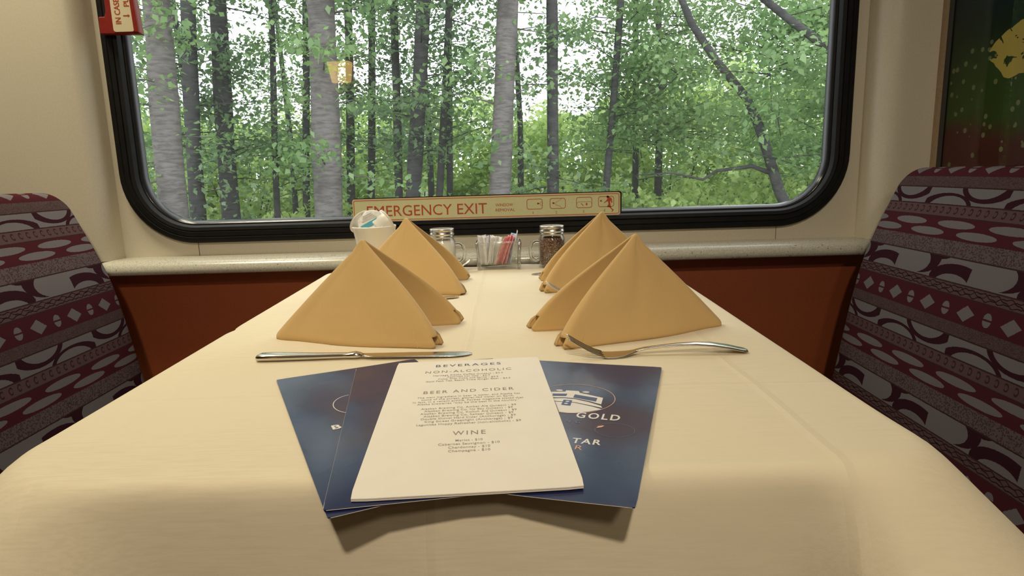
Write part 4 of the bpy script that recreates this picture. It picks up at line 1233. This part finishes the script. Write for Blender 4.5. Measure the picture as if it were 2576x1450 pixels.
def bush(label, x, y, h, w, n, leaf, lsize, group):
    root = thing('bush', label, 'bush', (x, y, GZ), 0, group)
    stems = []
    for k in range(6):
        a = 2 * PI * k / 6 + x; stems.append(tube([(0, 0, 0), (math.cos(a) * w * .3, math.sin(a) * w * .3, h * .5), (math.cos(a) * w * .5, math.sin(a) * w * .5, h * .9)], [.025, .015, .006], 5))
    obj('stems', *join(*stems), BD, root)
    q = rng.normal(0, 1, (n, 3)); q /= np.linalg.norm(q, axis=1)[:, None]
    rr = rng.uniform(.55, 1, n) ** .6
    lump = 1 + .22 * np.sin(q[:, 0] * 5 + x) * np.cos(q[:, 2] * 6 + y)
    c = q * (rr * lump)[:, None] * np.array([w, w, h * .52]) + np.array([0, 0, h * .5])
    c = c[c[:, 2] > .05]
    leaf_mesh('foliage', c, lsize, leaf, root, None)
near = [(-4.3, 9.6, 1.75, .9), (-3.1, 10.4, 1.9, 1.0), (-1.9, 10.8, 1.8, .9), (-.9, 10.0, 1.75, .8), (.25, 9.6, 1.95, .8), (1.25, 10.2, 2.1, .9), (2.3, 9.4, 2.0, .9), (3.4, 9.9, 2.0, 1.0), (4.6, 9.4, 2.2, 1.0), (-5.6, 10.2, 2.2, 1.1)]
for k, (x, y, h, w) in enumerate(near):
    if k % 2 or x > 1: bush('low light green bush growing between the tree trunks outside', x, y, h, w, 3600, LB, .10, 'light low bushes between the trunks')
    else: bush('low mid green bush growing between the tree trunks outside', x, y, h, w, 3600, LM, .10, 'mid green low bushes between the trunks')
far = [(-10.2, 16.4, 3.2, 1.9), (-8.4, 16.5, 3.2, 1.8), (-6.2, 15.5, 3.0, 1.8), (-4.3, 17, 3.4, 1.9), (-2.2, 16, 3.1, 1.8), (-.2, 17, 3.3, 1.9), (1.7, 16, 3.2, 1.8), (3.6, 15.2, 3.6, 1.9), (5.6, 15.8, 3.8, 2.0), (7.6, 15.5, 3.6, 2.0)]
for x, y, h, w in far:
    bush('bright yellow green bush in the open light behind the trunks', x, y, h + .55, w + .15, 7000, LB, .17, 'bright bushes behind the trunks')

# ------------------------------------------------------------------ daylight, carriage lights, camera
sc = bpy.context.scene
w = bpy.data.worlds.new('overcast_sky'); sc.world = w; w.use_nodes = True
bg = w.node_tree.nodes['Background']; bg.inputs[0].default_value = (.93, .97, 1.0, 1); bg.inputs[1].default_value = 2.9

def area(name, loc, target, size, power, col, spread=180):
    l = bpy.data.lights.new(name, 'AREA'); l.energy = power; l.color = col; l.shape = 'DISK'; l.size = size; l.spread = math.radians(spread)
    o = bpy.data.objects.new(name, l); C.objects.link(o); o.location = loc
    o.rotation_euler = (Vector(target) - Vector(loc)).to_track_quat('-Z', 'Y').to_euler()
    return o
WARM = (1.0, .875, .69)
area('aisle_ceiling_light', (.03, -1.0, 2.28), (-.05, .50, .75), .10, 4.8, WARM, 80)
area('aisle_fill', (.35, -1.45, 2.2), (.0, .8, .9), .2, 3.9, WARM, 150)  # added fill without a fixture, brightens surfaces that face the aisle
area('window_side_ceiling_light', (-1.02, 1.08, 2.28), (-1.02, 1.25, .5), .45, 11, (1.0, .90, .64), 120)
area('table_ceiling_light', (-.04, .62, 2.28), (-.04, .80, .7), .3, .6, WARM, 75)

cam = bpy.data.cameras.new('camera'); cam.sensor_width = 36; cam.sensor_fit = 'HORIZONTAL'; cam.lens = 36 * 1650 / 2576; cam.clip_start = .02
co = bpy.data.objects.new('camera', cam); C.objects.link(co)
th, r = math.radians(10.5), math.radians(1.65)
Fv = Vector((0, math.cos(th), -math.sin(th))); R0 = Vector((1, 0, 0)); U0 = Vector((0, math.sin(th), math.cos(th)))
Rv = R0 * math.cos(r) - U0 * math.sin(r); Uv = R0 * math.sin(r) + U0 * math.cos(r)
m4 = Matrix((Rv, Uv, -Fv)).transposed().to_4x4(); m4.translation = (0, 0, CAM_H)
co.matrix_world = m4
sc.camera = co
sc.view_settings.view_transform = 'Standard'; sc.view_settings.look = 'None'
sc.view_settings.exposure = 0.0; sc.view_settings.gamma = 1.0
sc.view_settings.use_curve_mapping = False
